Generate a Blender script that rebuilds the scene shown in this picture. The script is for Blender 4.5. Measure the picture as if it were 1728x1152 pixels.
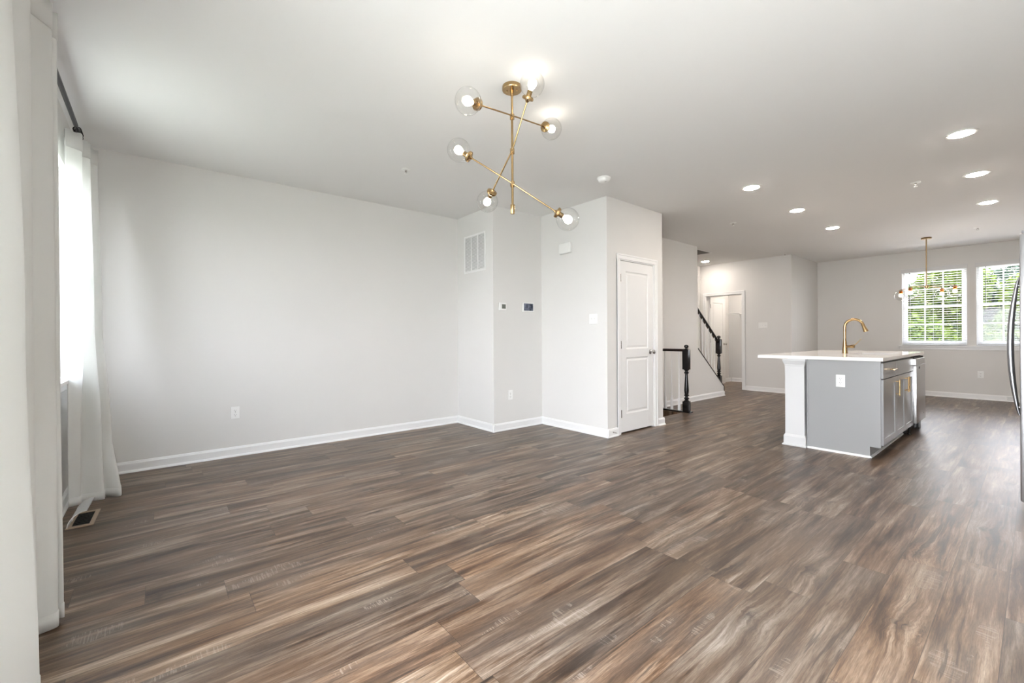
import bpy, bmesh, math, random
from mathutils import Vector, Matrix
random.seed(7)
PI = math.pi
sc = bpy.context.scene
for o in list(bpy.data.objects): bpy.data.objects.remove(o, do_unlink=True)
col = sc.collection

# ------------------------------------------------------------------ camera
YAW, ROLL, EYE = math.radians(50.5685), math.radians(-0.3187), 1.146
cam_d = bpy.data.cameras.new('camera'); cam = bpy.data.objects.new('camera', cam_d); col.objects.link(cam)
cam_d.sensor_width = 36; cam_d.lens = 36*728.689/1728
cam_d.shift_y = -(576-568.681)/1728
cam_d.clip_start = .02; cam_d.clip_end = 300
rot = Matrix(((math.cos(YAW), 0, math.sin(YAW)), (math.sin(YAW), 0, -math.cos(YAW)), (0, 1, 0)))
cam.matrix_world = Matrix.Translation((0, 0, EYE)) @ rot.to_4x4() @ Matrix.Rotation(ROLL, 4, 'Z')
sc.camera = cam

# ------------------------------------------------------------------ view, sky, sun, daylight through the windows, added fill lamp
sc.view_settings.view_transform = 'Standard'; sc.view_settings.look = 'None'
sc.view_settings.gamma = 1; sc.view_settings.exposure = 1.15; sc.view_settings.use_curve_mapping = False
try:
    sc.cycles.use_denoising = True
    sc.cycles.max_bounces = 14; sc.cycles.diffuse_bounces = 8; sc.cycles.glossy_bounces = 5
    sc.cycles.transparent_max_bounces = 24; sc.cycles.transmission_bounces = 8
    sc.cycles.sample_clamp_indirect = 6; sc.cycles.caustics_reflective = False; sc.cycles.caustics_refractive = False
except Exception: pass
world = bpy.data.worlds.new('sky'); sc.world = world; world.use_nodes = True
wn = world.node_tree.nodes; wl = world.node_tree.links
bg = wn['Background']; bg.inputs[1].default_value = 7.2
tc = wn.new('ShaderNodeTexCoord'); sx = wn.new('ShaderNodeSeparateXYZ'); cr = wn.new('ShaderNodeValToRGB')
wl.new(tc.outputs['Generated'], sx.inputs[0]); wl.new(sx.outputs[2], cr.inputs[0]); wl.new(cr.outputs[0], bg.inputs[0])
cr.color_ramp.elements[0].position = 0.0; cr.color_ramp.elements[0].color = (.94, .95, 1, 1)
cr.color_ramp.elements[1].position = .7; cr.color_ramp.elements[1].color = (.72, .82, 1, 1)
sun_d = bpy.data.lights.new('sun', 'SUN'); sun_d.energy = 6; sun_d.angle = .02; sun_d.color = (1, .95, .85)
sun = bpy.data.objects.new('sun', sun_d); col.objects.link(sun)
sun.rotation_euler = Vector((.50, -.03, -.85)).to_track_quat('-Z', 'Y').to_euler()
def daylight(name, loc, direction, w, h, power, color=(.93, .96, 1)):
    d = bpy.data.lights.new(name, 'AREA'); d.shape = 'RECTANGLE'; d.size = w; d.size_y = h; d.energy = power; d.color = color
    o = bpy.data.objects.new(name, d); col.objects.link(o); o.location = loc
    o.rotation_euler = Vector(direction).to_track_quat('-Z', 'Z').to_euler(); return o
daylight('daylight_window', (-3.85, -.75, 1.62), (0, 1, -.15), 1.2, 1.4, 15)
daylight('daylight_patio', (-.55, -.80, 1.1), (0, 1, -.38), 2.4, 2.1, 138)
daylight('ground_bounce_fill', (-.75, 15.2, -.85), (0, -1, .62), 5.0, 1.6, 1000, (1, .955, .93))  # added fill lamp hidden below the sills, imitates ground bounce onto the ceiling

# ------------------------------------------------------------------ materials
def newmat(name):
    m = bpy.data.materials.new(name); m.use_nodes = True
    return m, m.node_tree.nodes, m.node_tree.links, m.node_tree.nodes['Principled BSDF']
def mat(name, c, rough=.5, metal=0, spec=.5, bump=0, bscale=200, var=0, vscale=4, coat=0, aniso=None):
    m, n, l, b = newmat(name)
    b.inputs['Base Color'].default_value = (*c, 1); b.inputs['Roughness'].default_value = rough
    b.inputs['Metallic'].default_value = metal; b.inputs['Specular IOR Level'].default_value = spec
    b.inputs['Coat Weight'].default_value = coat
    g = n.new('ShaderNodeNewGeometry')
    if bump or var:
        pos = g.outputs['Position']
    if bump:
        nz = n.new('ShaderNodeTexNoise'); nz.inputs['Scale'].default_value = bscale; nz.inputs['Detail'].default_value = 3
        src = pos
        if aniso:
            mp = n.new('ShaderNodeMapping'); mp.inputs['Scale'].default_value = aniso; l.new(pos, mp.inputs[0]); src = mp.outputs[0]
        l.new(src, nz.inputs['Vector'])
        bp = n.new('ShaderNodeBump'); bp.inputs['Strength'].default_value = bump; bp.inputs['Distance'].default_value = .002
        l.new(nz.outputs[0], bp.inputs['Height']); l.new(bp.outputs[0], b.inputs['Normal'])
    if var:
        nz = n.new('ShaderNodeTexNoise'); nz.inputs['Scale'].default_value = vscale; nz.inputs['Detail'].default_value = 2
        l.new(pos, nz.inputs['Vector'])
        mx = n.new('ShaderNodeMix'); mx.data_type = 'RGBA'
        mx.inputs['A'].default_value = (*[v*(1-var) for v in c], 1); mx.inputs['B'].default_value = (*[min(1, v*(1+var)) for v in c], 1)
        l.new(nz.outputs[0], mx.inputs['Factor']); l.new(mx.outputs['Result'], b.inputs['Base Color'])
    return m
M = {}
M['wall'] = mat('wall_paint', (.68, .670, .65), .75, bump=.08, bscale=350, var=.01)
M['ceiling'] = mat('ceiling_paint', (.76, .755, .745), .9, bump=.06, bscale=300)
M['trim'] = mat('trim_paint', (.78, .78, .775), .35, bump=.02)
M['door'] = mat('door_paint', (.74, .74, .73), .4, bump=.05, bscale=120, aniso=(6, 6, .6))
M['plastic'] = mat('white_plastic', (.80, .80, .785), .3, bump=.01)
M['dark'] = mat('dark_slot', (.015, .015, .015), .6, bump=.01)
M['black_wood'] = mat('black_painted_wood', (.008, .007, .007), .22, bump=.05, bscale=80, aniso=(8, 8, 1))
M['espresso'] = mat('espresso_rail', (.018, .010, .008), .2, bump=.05, bscale=80)
M['black_metal'] = mat('black_metal', (.012, .012, .012), .4, metal=.6, bump=.02)
M['rod_metal'] = mat('grey_rod_metal', (.055, .055, .06), .35, metal=.7, bump=.02)
M['brass'] = mat('brushed_brass', (.44, .30, .15), .25, metal=1, bump=.05, bscale=300)
M['brass_dark'] = mat('aged_brass', (.38, .27, .14), .3, metal=1, bump=.05, bscale=300)
M['chrome'] = mat('satin_nickel', (.62, .60, .58), .2, metal=1, bump=.02)
M['steel'] = mat('brushed_stainless_steel', (.60, .60, .60), .3, metal=1, bump=.12, bscale=40, aniso=(1, 1, 40))
M['fridge_side'] = mat('grey_fridge_side', (.22, .22, .225), .45, metal=.2, bump=.08, bscale=400)
M['cabinet'] = mat('grey_cabinet_paint', (.30, .30, .30), .25, spec=.6, bump=.02, bscale=60, var=.01)
M['cabinet_gap'] = mat('cabinet_gap_shade', (.06, .06, .06), .5, bump=.01)  # box coloured dark to put shade into the gaps between the fronts
M['quartz'] = mat('white_quartz', (.82, .80, .77), .10, spec=.6, bump=.005, var=.02, vscale=14)
M['carpet'] = mat('beige_carpet', (.50, .42, .34), .95, bump=.8, bscale=900, var=.1, vscale=60)
M['blind'] = mat('white_blind_slat', (.62, .62, .62), .45, bump=.03)
M['vinyl'] = mat('white_window_vinyl', (.76, .765, .77), .35, bump=.01)
M['tan_metal'] = mat('tan_register_metal', (.36, .27, .19), .45, bump=.02)
M['lcd'] = mat('grey_lcd', (.13, .14, .12), .2, bump=.01)
M['grille_grey'] = mat('grille_shadow_grey', (.42, .42, .42), .6, bump=.01)
M['column'] = mat('column_paint', (.58, .58, .575), .5, bump=.03)
M['dark_steel'] = mat('satin_dark_steel', (.30, .30, .31), .32, metal=1, bump=.03)
M['fridge_steel'] = mat('fridge_stainless_steel', (.40, .40, .405), .35, metal=1, bump=.08, bscale=40, aniso=(1, 1, 40))
M['taupe'] = mat('taupe_metal', (.20, .185, .17), .6, bump=.01)
M['lamp_trim'] = mat('lamp_trim_white', (.85, .84, .82), .4, bump=.01)
M['grass'] = mat('lawn', (.075, .10, .045), .9, bump=.6, bscale=20, var=.3, vscale=1.5)
M['bark'] = mat('bark', (.10, .075, .055), .9, bump=.8, bscale=30, var=.2, vscale=8)
M['siding'] = mat('outer_siding', (.5, .48, .45), .8, bump=.1)

def emis(name, c, s):
    m, n, l, b = newmat(name)
    b.inputs['Base Color'].default_value = (.8, .8, .8, 1)
    b.inputs['Emission Color'].default_value = (*c, 1); b.inputs['Emission Strength'].default_value = s
    return m
M['led'] = emis('recessed_led_lens', (1, .89, .80), 118)
M['bulb'] = emis('lit_bulb', (1, .89, .74), 9)
M['bulb_far'] = emis('lit_dining_bulb', (1, .80, .52), 22)

def thin_glass(name, tint=(1, 1, 1), refl=1.0, base=.04, alpha_tint=0):
    m, n, l, b = newmat(name); n.remove(b); out = n['Material Output']
    tr = n.new('ShaderNodeBsdfTransparent'); tr.inputs[0].default_value = (*tint, 1)
    gl = n.new('ShaderNodeBsdfGlossy'); gl.inputs['Roughness'].default_value = .02
    lw = n.new('ShaderNodeLayerWeight'); lw.inputs[0].default_value = .5
    pw = n.new('ShaderNodeMath'); pw.operation = 'POWER'; pw.inputs[1].default_value = 3.5
    ma = n.new('ShaderNodeMath'); ma.operation = 'MULTIPLY_ADD'; ma.inputs[1].default_value = refl; ma.inputs[2].default_value = base; ma.use_clamp = True
    l.new(lw.outputs['Facing'], pw.inputs[0]); l.new(pw.outputs[0], ma.inputs[0])
    mx = n.new('ShaderNodeMixShader'); l.new(ma.outputs[0], mx.inputs[0]); l.new(tr.outputs[0], mx.inputs[1]); l.new(gl.outputs[0], mx.inputs[2])
    last = mx
    if alpha_tint:
        df_ = n.new('ShaderNodeBsdfDiffuse'); df_.inputs[0].default_value = (.85, .86, .88, 1); last = n.new('ShaderNodeMixShader'); last.inputs[0].default_value = alpha_tint
        l.new(mx.outputs[0], last.inputs[1]); l.new(df_.outputs[0], last.inputs[2])
    l.new(last.outputs[0], out.inputs[0]); return m
M['glass'] = thin_glass('window_glass', (.985, .985, .985), .4, .010)
M['globe'] = thin_glass('clear_globe_glass', (.97, .97, .965), 1.0, .05)
M['amber'] = thin_glass('amber_glass', (1, .55, .16), .3, .05)
M['clear_plastic'] = thin_glass('clear_deflector_plastic', (.86, .87, .88), .5, .16, .45)

def cloth_mat():
    m, n, l, b = newmat('white_curtain_cloth'); out = n['Material Output']
    b.inputs['Base Color'].default_value = (.80, .80, .78, 1); b.inputs['Roughness'].default_value = .9
    tl = n.new('ShaderNodeBsdfTranslucent'); tl.inputs[0].default_value = (.86, .87, .86, 1)
    mx = n.new('ShaderNodeMixShader'); mx.inputs[0].default_value = .36
    g = n.new('ShaderNodeNewGeometry'); w = n.new('ShaderNodeTexWave'); w.inputs['Scale'].default_value = 260; w.bands_direction = 'Z'
    w.inputs['Distortion'].default_value = 1.5
    l.new(g.outputs['Position'], w.inputs['Vector'])
    bp = n.new('ShaderNodeBump'); bp.inputs['Strength'].default_value = .12; bp.inputs['Distance'].default_value = .001
    l.new(w.outputs[1], bp.inputs['Height']); l.new(bp.outputs[0], b.inputs['Normal'])
    l.new(b.outputs[0], mx.inputs[1]); l.new(tl.outputs[0], mx.inputs[2]); l.new(mx.outputs[0], out.inputs[0]); return m
M['cloth'] = cloth_mat()

def leaf_mat(name, c1, c2):
    m, n, l, b = newmat(name); out = n['Material Output']
    g = n.new('ShaderNodeNewGeometry'); r = n.new('ShaderNodeValToRGB')
    r.color_ramp.elements[0].color = (*c1, 1); r.color_ramp.elements[1].color = (*c2, 1)
    l.new(g.outputs['Random Per Island'], r.inputs[0]); l.new(r.outputs[0], b.inputs['Base Color'])
    b.inputs['Roughness'].default_value = .6
    tl = n.new('ShaderNodeBsdfTranslucent'); l.new(r.outputs[0], tl.inputs[0])
    mx = n.new('ShaderNodeMixShader'); mx.inputs[0].default_value = .35
    l.new(b.outputs[0], mx.inputs[1]); l.new(tl.outputs[0], mx.inputs[2]); l.new(mx.outputs[0], out.inputs[0]); return m
M['leaf_bright'] = leaf_mat('bright_leaves', (.034, .066, .006), (.155, .205, .028))
M['leaf_mid'] = leaf_mat('mid_leaves', (.017, .042, .006), (.075, .12, .018))
M['leaf_dark'] = leaf_mat('dark_leaves', (.012, .026, .016), (.045, .075, .042))

def screen_mat():
    m, n, l, b = newmat('panel_screen')
    g = n.new('ShaderNodeNewGeometry'); nz = n.new('ShaderNodeTexNoise'); nz.inputs['Scale'].default_value = 22; nz.inputs['Detail'].default_value = 5
    l.new(g.outputs['Position'], nz.inputs['Vector']); r = n.new('ShaderNodeValToRGB')
    r.color_ramp.elements[0].position = .4; r.color_ramp.elements[0].color = (.012, .02, .04, 1)
    r.color_ramp.elements[1].position = .68; r.color_ramp.elements[1].color = (.16, .18, .24, 1)
    l.new(nz.outputs[0], r.inputs[0]); l.new(r.outputs[0], b.inputs['Base Color']); b.inputs['Roughness'].default_value = .15; return m
M['screen'] = screen_mat()

def floor_mat():
    m, n, l, b = newmat('wood_plank_floor')
    W, L = .182, 1.22
    def math_(op, a, b_=None, c=None, clamp=False):
        x = n.new('ShaderNodeMath'); x.operation = op; x.use_clamp = clamp
        for i, v in enumerate((a, b_, c)):
            if v is None: continue
            if isinstance(v, (int, float)): x.inputs[i].default_value = v
            else: l.new(v, x.inputs[i])
        return x.outputs[0]
    def comb(x, y, z):
        c = n.new('ShaderNodeCombineXYZ')
        for i, v in enumerate((x, y, z)):
            if isinstance(v, (int, float)): c.inputs[i].default_value = v
            else: l.new(v, c.inputs[i])
        return c.outputs[0]
    def noise(vec, scale, detail=3, rough=.5, dist=0):
        t = n.new('ShaderNodeTexNoise'); t.inputs['Scale'].default_value = scale; t.inputs['Detail'].default_value = detail
        t.inputs['Roughness'].default_value = rough; t.inputs['Distortion'].default_value = dist; l.new(vec, t.inputs['Vector']); return t.outputs[0]
    def ramp(v, stops):
        r = n.new('ShaderNodeValToRGB'); e = r.color_ramp.elements
        while len(e) < len(stops): e.new(.5)
        for i, (p, c) in enumerate(stops): e[i].position = p; e[i].color = (*c, 1)
        l.new(v, r.inputs[0]); return r.outputs[0]
    def mix(f, a, b_, mode='MIX'):
        x = n.new('ShaderNodeMix'); x.data_type = 'RGBA'; x.blend_type = mode
        for k, v in (('Factor', f), ('A', a), ('B', b_)):
            if isinstance(v, (int, float)): x.inputs[k].default_value = v
            elif isinstance(v, tuple): x.inputs[k].default_value = (*v, 1)
            else: l.new(v, x.inputs[k])
        return x.outputs['Result']
    def wnoise(vec=None, w=None):
        t = n.new('ShaderNodeTexWhiteNoise')
        if w is not None: t.noise_dimensions = '1D'; l.new(w, t.inputs['W'])
        else: t.noise_dimensions = '2D'; l.new(vec, t.inputs['Vector'])
        return t
    g = n.new('ShaderNodeNewGeometry'); s = n.new('ShaderNodeSeparateXYZ'); l.new(g.outputs['Position'], s.inputs[0])
    X = math_('ADD', s.outputs[0], 20.106); Y = math_('ADD', s.outputs[1], 30.0)
    row = math_('FLOOR', math_('DIVIDE', X, W)); off = wnoise(w=row).outputs['Value']
    Yo = math_('ADD', math_('DIVIDE', Y, L), math_('MULTIPLY', off, 7.3))
    colm = math_('FLOOR', Yo); idn = wnoise(vec=comb(row, colm, 0)); pid = idn.outputs['Value']
    sc_ = n.new('ShaderNodeSeparateColor'); l.new(idn.outputs['Color'], sc_.inputs[0])
    pid2, pid3 = sc_.outputs[0], sc_.outputs[1]
    fx = math_('FRACT', math_('DIVIDE', X, W)); fy = math_('FRACT', Yo)
    # plank space, shifted per plank
    px = math_('ADD', X, math_('MULTIPLY', pid, 37.0)); py = math_('ADD', Y, math_('MULTIPLY', pid2, 91.0))
    warp = noise(comb(px, math_('MULTIPLY', py, .55), 0), 3.0, 2)
    gx = math_('ADD', px, math_('MULTIPLY', warp, .022))
    kv = comb(math_('ADD', px, math_('MULTIPLY', noise(comb(px, py, 0), 26, 4), .075)), math_('MULTIPLY', py, .42), 0)
    v = n.new('ShaderNodeTexVoronoi'); v.voronoi_dimensions = '2D'; v.inputs['Scale'].default_value = 3.3; l.new(kv, v.inputs['Vector'])
    vs = n.new('ShaderNodeSeparateColor'); l.new(v.outputs['Color'], vs.inputs[0])
    near = math_('MULTIPLY', ramp(v.outputs['Distance'], [(.0, (1, 1, 1)), (.33, (0, 0, 0))]), math_('GREATER_THAN', vs.outputs[0], .5))
    gx = math_('ADD', gx, math_('MULTIPLY', math_('MULTIPLY', near, .05), noise(comb(px, py, pid), 14, 3)))
    broad = noise(comb(math_('MULTIPLY', gx, 12.0), math_('MULTIPLY', py, .95), pid), 1.3, 5, .60, .25)
    streak = noise(comb(math_('MULTIPLY', gx, 85.0), math_('MULTIPLY', py, 3.0), pid3), 1.0, 5, .72, .15)
    fine = noise(comb(math_('MULTIPLY', gx, 380.0), math_('MULTIPLY', py, 18.0), pid), 1.0, 3, .75)
    saw = noise(comb(math_('MULTIPLY', px, 12.0), math_('MULTIPLY', py, 190.0), pid), 1.0, 2, .6)
    patch = noise(comb(math_('MULTIPLY', px, 6.0), math_('MULTIPLY', py, 2.4), pid3), 1.0, 2)
    tone = math_('ADD', math_('MULTIPLY', broad, .66), math_('MULTIPLY', streak, .34))
    base = ramp(tone, [(.34, (.016, .010, .006)), (.43, (.052, .030, .018)), (.505, (.120, .076, .047)), (.59, (.24, .188, .142)), (.70, (.47, .41, .345))])
    # grey / tan drift
    base = mix(math_('MULTIPLY', math_('SUBTRACT', patch, .40, clamp=True), 1.6, clamp=True), base, mix(.6, base, (.22, .195, .17), 'MIX'))
    base = mix(math_('MULTIPLY', math_('SUBTRACT', noise(comb(math_('MULTIPLY', gx, 7.0), math_('MULTIPLY', py, 1.4), pid2), 1.0, 2), .52, clamp=True), 3.2, clamp=True), base, (.145, .095, .060))
    # per-plank brightness
    base = mix(1.0, base, ramp(pid3, [(0, (.72, .70, .69)), (.5, (.98, .96, .95)), (1, (1.22, 1.18, 1.12))]), 'MULTIPLY')
    base = mix(1.0, base, ramp(pid2, [(0, (1.06, .97, .88)), (.5, (1, .97, .94)), (1, (.97, 1.0, 1.02))]), 'MULTIPLY')
    # fine grain
    base = mix(.55, base, ramp(fine, [(.38, (.50, .48, .46)), (.58, (1.12, 1.12, 1.12))]), 'MULTIPLY')
    # saw marks in patches
    sm = math_('MULTIPLY', math_('GREATER_THAN', patch, .66), math_('GREATER_THAN', saw, .56))
    base = mix(math_('MULTIPLY', sm, .28), base, (.38, .33, .28))
    # knots: voronoi cells stretched along the plank, only some of them
    kn = math_('MULTIPLY', ramp(v.outputs['Distance'], [(.02, (1, 1, 1)), (.12, (0, 0, 0))]), math_('GREATER_THAN', vs.outputs[0], .5))
    rings = math_('MULTIPLY', kn, ramp(noise(comb(math_('MULTIPLY', gx, 60.0), math_('MULTIPLY', py, 9.0), pid), 1.0, 3, .6, .8), [(.38, (.25, .25, .25)), (.6, (1, 1, 1))]))
    base = mix(math_('MULTIPLY', rings, .85), base, (.018, .011, .008))
    # long dark cracks
    ck = noise(comb(math_('MULTIPLY', gx, 26.0), math_('MULTIPLY', py, 1.1), pid2), 1.0, 4, .6, .4)
    base = mix(math_('MULTIPLY', ramp(ck, [(.61, (0, 0, 0)), (.66, (1, 1, 1))]), .65), base, (.022, .015, .011))
    # seams
    ex = math_('MINIMUM', fx, math_('SUBTRACT', 1, fx)); ey = math_('MULTIPLY', math_('MINIMUM', fy, math_('SUBTRACT', 1, fy)), L/W)
    seam = math_('LESS_THAN', math_('MINIMUM', ex, ey), .0065)
    base = mix(math_('MULTIPLY', seam, .6), base, (.02, .014, .010))
    l.new(base, b.inputs['Base Color'])
    rgh = math_('ADD', .28, math_('MULTIPLY', fine, .14)); l.new(rgh, b.inputs['Roughness'])
    b.inputs['Specular IOR Level'].default_value = .42
    hgt = math_('SUBTRACT', math_('ADD', math_('MULTIPLY', streak, .6), math_('MULTIPLY', fine, .5)), math_('MULTIPLY', seam, 1.5))
    bp = n.new('ShaderNodeBump'); bp.inputs['Strength'].default_value = .25; bp.inputs['Distance'].default_value = .0022
    l.new(hgt, bp.inputs['Height']); l.new(bp.outputs[0], b.inputs['Normal'])
    return m
M['floor'] = floor_mat()

# ------------------------------------------------------------------ mesh helpers
class MB:
    def __init__(s): s.bm = bmesh.new()
    def box(s, a, b, bev=0):
        r = bmesh.ops.create_cube(s.bm, size=1)
        a, b = Vector(a), Vector(b); c = (a+b)/2; d = b-a
        for v in r['verts']: v.co = Vector((v.co.x*abs(d.x), v.co.y*abs(d.y), v.co.z*abs(d.z)))+c
        if bev:
            es = list({e for v in r['verts'] for e in v.link_edges})
            bmesh.ops.bevel(s.bm, geom=es, offset=bev, segments=2, affect='EDGES', profile=.5)
        return s
    def cyl(s, p0, p1, r0, r1=None, n=20, caps=True):
        p0, p1 = Vector(p0), Vector(p1); r1 = r0 if r1 is None else r1
        return s.lathe([(0, r0), ((p1-p0).length, r1)], p0, p1-p0, n, caps)
    def lathe(s, prof, org=(0, 0, 0), axis=(0, 0, 1), n=24, caps=True):
        q = Vector(axis).normalized().to_track_quat('Z', 'Y'); org = Vector(org); rings = []
        for h, r in prof:
            rings.append([s.bm.verts.new(org+q @ Vector((max(r, 1e-5)*math.cos(2*PI*i/n), max(r, 1e-5)*math.sin(2*PI*i/n), h))) for i in range(n)])
        for A, B in zip(rings, rings[1:]):
            for i in range(n): s.bm.faces.new((A[i], A[(i+1) % n], B[(i+1) % n], B[i]))
        if caps:
            s.bm.faces.new(list(reversed(rings[0]))); s.bm.faces.new(rings[-1])
        return s
    def sphere(s, c, r, n=28, scale=(1, 1, 1)):
        R = bmesh.ops.create_uvsphere(s.bm, u_segments=n, v_segments=n//2, radius=r)
        for v in R['verts']: v.co = Vector((v.co.x*scale[0], v.co.y*scale[1], v.co.z*scale[2]))+Vector(c)
        return s
    def tube(s, pts, r, n=12, caps=True):
        pts = [Vector(p) for p in pts]; rr = r if isinstance(r, (list, tuple)) else [r]*len(pts); rings = []
        t = (pts[1]-pts[0]).normalized(); u = t.orthogonal().normalized()
        for i, p in enumerate(pts):
            t2 = (pts[min(i+1, len(pts)-1)]-pts[max(i-1, 0)]).normalized()
            u = (u-t2*u.dot(t2)).normalized(); w = t2.cross(u)
            rings.append([s.bm.verts.new(p+(u*math.cos(2*PI*k/n)+w*math.sin(2*PI*k/n))*rr[i]) for k in range(n)])
        for A, B in zip(rings, rings[1:]):
            for i in range(n): s.bm.faces.new((A[i], A[(i+1) % n], B[(i+1) % n], B[i]))
        if caps: s.bm.faces.new(list(reversed(rings[0]))); s.bm.faces.new(rings[-1])
        return s
    def prism(s, pts, vec):
        vec = Vector(vec); A = [s.bm.verts.new(Vector(p)) for p in pts]; B = [s.bm.verts.new(Vector(p)+vec) for p in pts]; n = len(pts)
        s.bm.faces.new(A); s.bm.faces.new(list(reversed(B)))
        for i in range(n): s.bm.faces.new((A[i], B[i], B[(i+1) % n], A[(i+1) % n]))
        return s
    def frustum(s, a, b, c, d):   # bottom rectangle corners a,b at one height; top rectangle corners c,d
        (ax, ay, az), (bx, by, _), (cx, cy, cz), (dx, dy, _) = a, b, c, d
        A = [s.bm.verts.new(p) for p in ((ax, ay, az), (bx, ay, az), (bx, by, az), (ax, by, az))]
        B = [s.bm.verts.new(p) for p in ((cx, cy, cz), (dx, cy, cz), (dx, dy, cz), (cx, dy, cz))]
        s.bm.faces.new(A); s.bm.faces.new(B)
        for i in range(4): s.bm.faces.new((A[i], A[(i+1) % 4], B[(i+1) % 4], B[i]))
        return s
    def grid(s, rows):
        V = [[s.bm.verts.new(p) for p in r] for r in rows]
        for A, B in zip(V, V[1:]):
            for i in range(len(A)-1): s.bm.faces.new((A[i], A[i+1], B[i+1], B[i]))
        return s
    def build(s, name, m, parent=None, smooth=False, loc=None):
        bmesh.ops.recalc_face_normals(s.bm, faces=s.bm.faces)
        me = bpy.data.meshes.new(name); s.bm.to_mesh(me); s.bm.free()
        if isinstance(m, str): m = M[m]
        me.materials.append(m)
        if smooth:
            me.polygons.foreach_set('use_smooth', [True]*len(me.polygons))
            try: me.set_sharp_from_angle(angle=math.radians(38))
            except Exception: pass
        o = bpy.data.objects.new(name, me); col.objects.link(o)
        if parent is not None: o.parent = parent
        if loc is not None: o.location = loc
        return o
def tag(o, label, cat, group=None, kind=None):
    o['label'] = label; o['category'] = cat
    if group: o['group'] = group
    if kind: o['kind'] = kind
    return o
def thing(name, label, cat, loc=(0, 0, 0), rotz=0, group=None):
    o = bpy.data.objects.new(name, None); col.objects.link(o); o.location = loc; o.rotation_euler = (0, 0, rotz); o.empty_display_size = .05
    return tag(o, label, cat, group)
def struct(o): o['kind'] = 'structure'; return o
def copy_tree(o, parent=None):
    c = o.copy(); col.objects.link(c); c.parent = parent
    for ch in list(o.children): copy_tree(ch, c)
    return c
B = lambda a, b, bev=0: MB().box(a, b, bev)

# ------------------------------------------------------------------ room shell (metres; camera stands at x=0, y=0)
H = 2.743
XL, Y1, X1, Y2, X2, Y3, X3, XH, Y4, X5, Y5, XR, YW = -4.977, 3.146, -4.179, 3.948, -3.099, 5.089, -3.845, -4.90, 9.629, -3.064, 11.229, .82, -.50
f = MB()
HX0, HX1, HY0, HY1 = -4.90, -3.392, 5.10, 6.06
f.box((XL-.15, YW-.15, -.2), (HX0, Y5+.2, 0)); f.box((HX0, YW-.15, -.2), (HX1, HY0, 0)); f.box((HX0, HY1, -.2), (HX1, Y5+.2, 0)); f.box((HX1, YW-.15, -.2), (XR+.15, Y5+.2, 0))
struct(f.build('floor', 'floor'))
struct(B((XL-.15, YW-.15, H), (XR+.15, Y5+.2, H+.2)).build('ceiling', 'ceiling'))
struct(B((XL-.14, YW-.15, 0), (XL, Y5+.2, H)).build('wall_left', 'wall'))
struct(B((XL, Y1, 0), (X1, Y2, H)).build('wall_chase', 'wall'))
w = MB(); DY0, DY1, DZ = 4.185, 4.895, 2.055
w.box((XL, Y2, 0), (X2, Y2+.11, H)); w.box((X2-.11, Y2+.11, 0), (X2, DY0, H)); w.box((X2-.11, DY1, 0), (X2, Y3, H)); w.box((X2-.11, DY0, DZ), (X2, DY1, H))
w.box((XL, Y3-.11, 0), (X2-.11, Y3, H))
struct(w.build('wall_closet', 'wall'))
CAP0, CAP1 = (7.455, .915), (8.455, .165)
w = MB().prism([(X3-.12, HY1+.03, 0), (X3-.12, CAP1[0], 0), (X3-.12, CAP1[0], CAP1[1]), (X3-.12, CAP0[0], CAP0[1]), (X3-.12, CAP0[0], H), (X3-.12, HY1+.03, H)], (.12, 0, 0))
struct(w.build('wall_stair', 'wall'))
w = MB(); w.box((XL, HY1+.05, 0), (XH, Y4, H)); struct(w.build('wall_hall_left', 'wall'))
w = MB(); HD0, HD1, HDZ = -4.775, -3.99, 2.045
w.box((XL, Y4, 0), (HD0, Y4+.11, H)); w.box((HD1, Y4, 0), (X5, Y4+.11, H)); w.box((HD0, Y4, HDZ), (HD1, Y4+.11, H))
struct(w.build('wall_hall', 'wall'))
struct(B((X5-.11, Y4+.11, 0), (X5, Y5, H)).build('wall_return', 'wall'))
WZ0, WZ1 = .955, 2.40
wins = [(-1.672, -.798), (-.682, .19)]
w = MB(); w.box((XL, Y5, 0), (wins[0][0], Y5+.15, H)); w.box((wins[0][1], Y5, 0), (wins[1][0], Y5+.15, H)); w.box((wins[1][1], Y5, 0), (XR+.15, Y5+.15, H))
for a, b in wins: w.box((a, Y5, 0), (b, Y5+.15, WZ0)); w.box((a, Y5, WZ1), (b, Y5+.15, H))
struct(w.build('wall_far', 'wall'))
struct(B((XR, YW-.15, 0), (XR+.14, Y5+.15, H)).build('wall_right', 'wall'))
LW0, LW1, LZ0, LZ1 = -4.46, -3.22, .88, 2.38
PD0, PD1, PDZ = -1.75, .62, 2.12
w = MB(); yb = YW-.14
w.box((XL, yb, 0), (LW0, YW, H)); w.box((LW0, yb, 0), (LW1, YW, LZ0)); w.box((LW0, yb, LZ1), (LW1, YW, H)); w.box((LW1, yb, 0), (PD0, YW, H))
w.box((PD0, yb, PDZ), (PD1, YW, H)); w.box((PD1, yb, 0), (XR, YW, H))
struct(w.build('wall_window', 'wall'))
# lower stairwell shell and steps down
w = MB()
w.box((HX0-.1, HY0-.1, -2.4), (HX0, HY1+.1, -.2)); w.box((HX1, HY0-.1, -2.4), (HX1+.1, HY1+.1, -.2)); w.box((HX0, HY0-.1, -2.4), (HX1, HY0, -.2)); w.box((HX0, HY1, -2.4), (HX1, HY1+.1, -.2)); w.box((HX0, HY0, -2.5), (HX1, HY1, -2.4))
struct(w.build('wall_stairwell', 'wall'))
down = thing('carpeted_stairs', 'beige carpeted stairs going down behind the white closet', 'stairs', (HX1, HY0, 0))
for i in range(5):
    B((-.26*(i+1), .005, -2.35), (-.26*i-.002, HY1-HY0-.005, -.19*(i+1)), .012).build('step', 'carpet', down)

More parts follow.
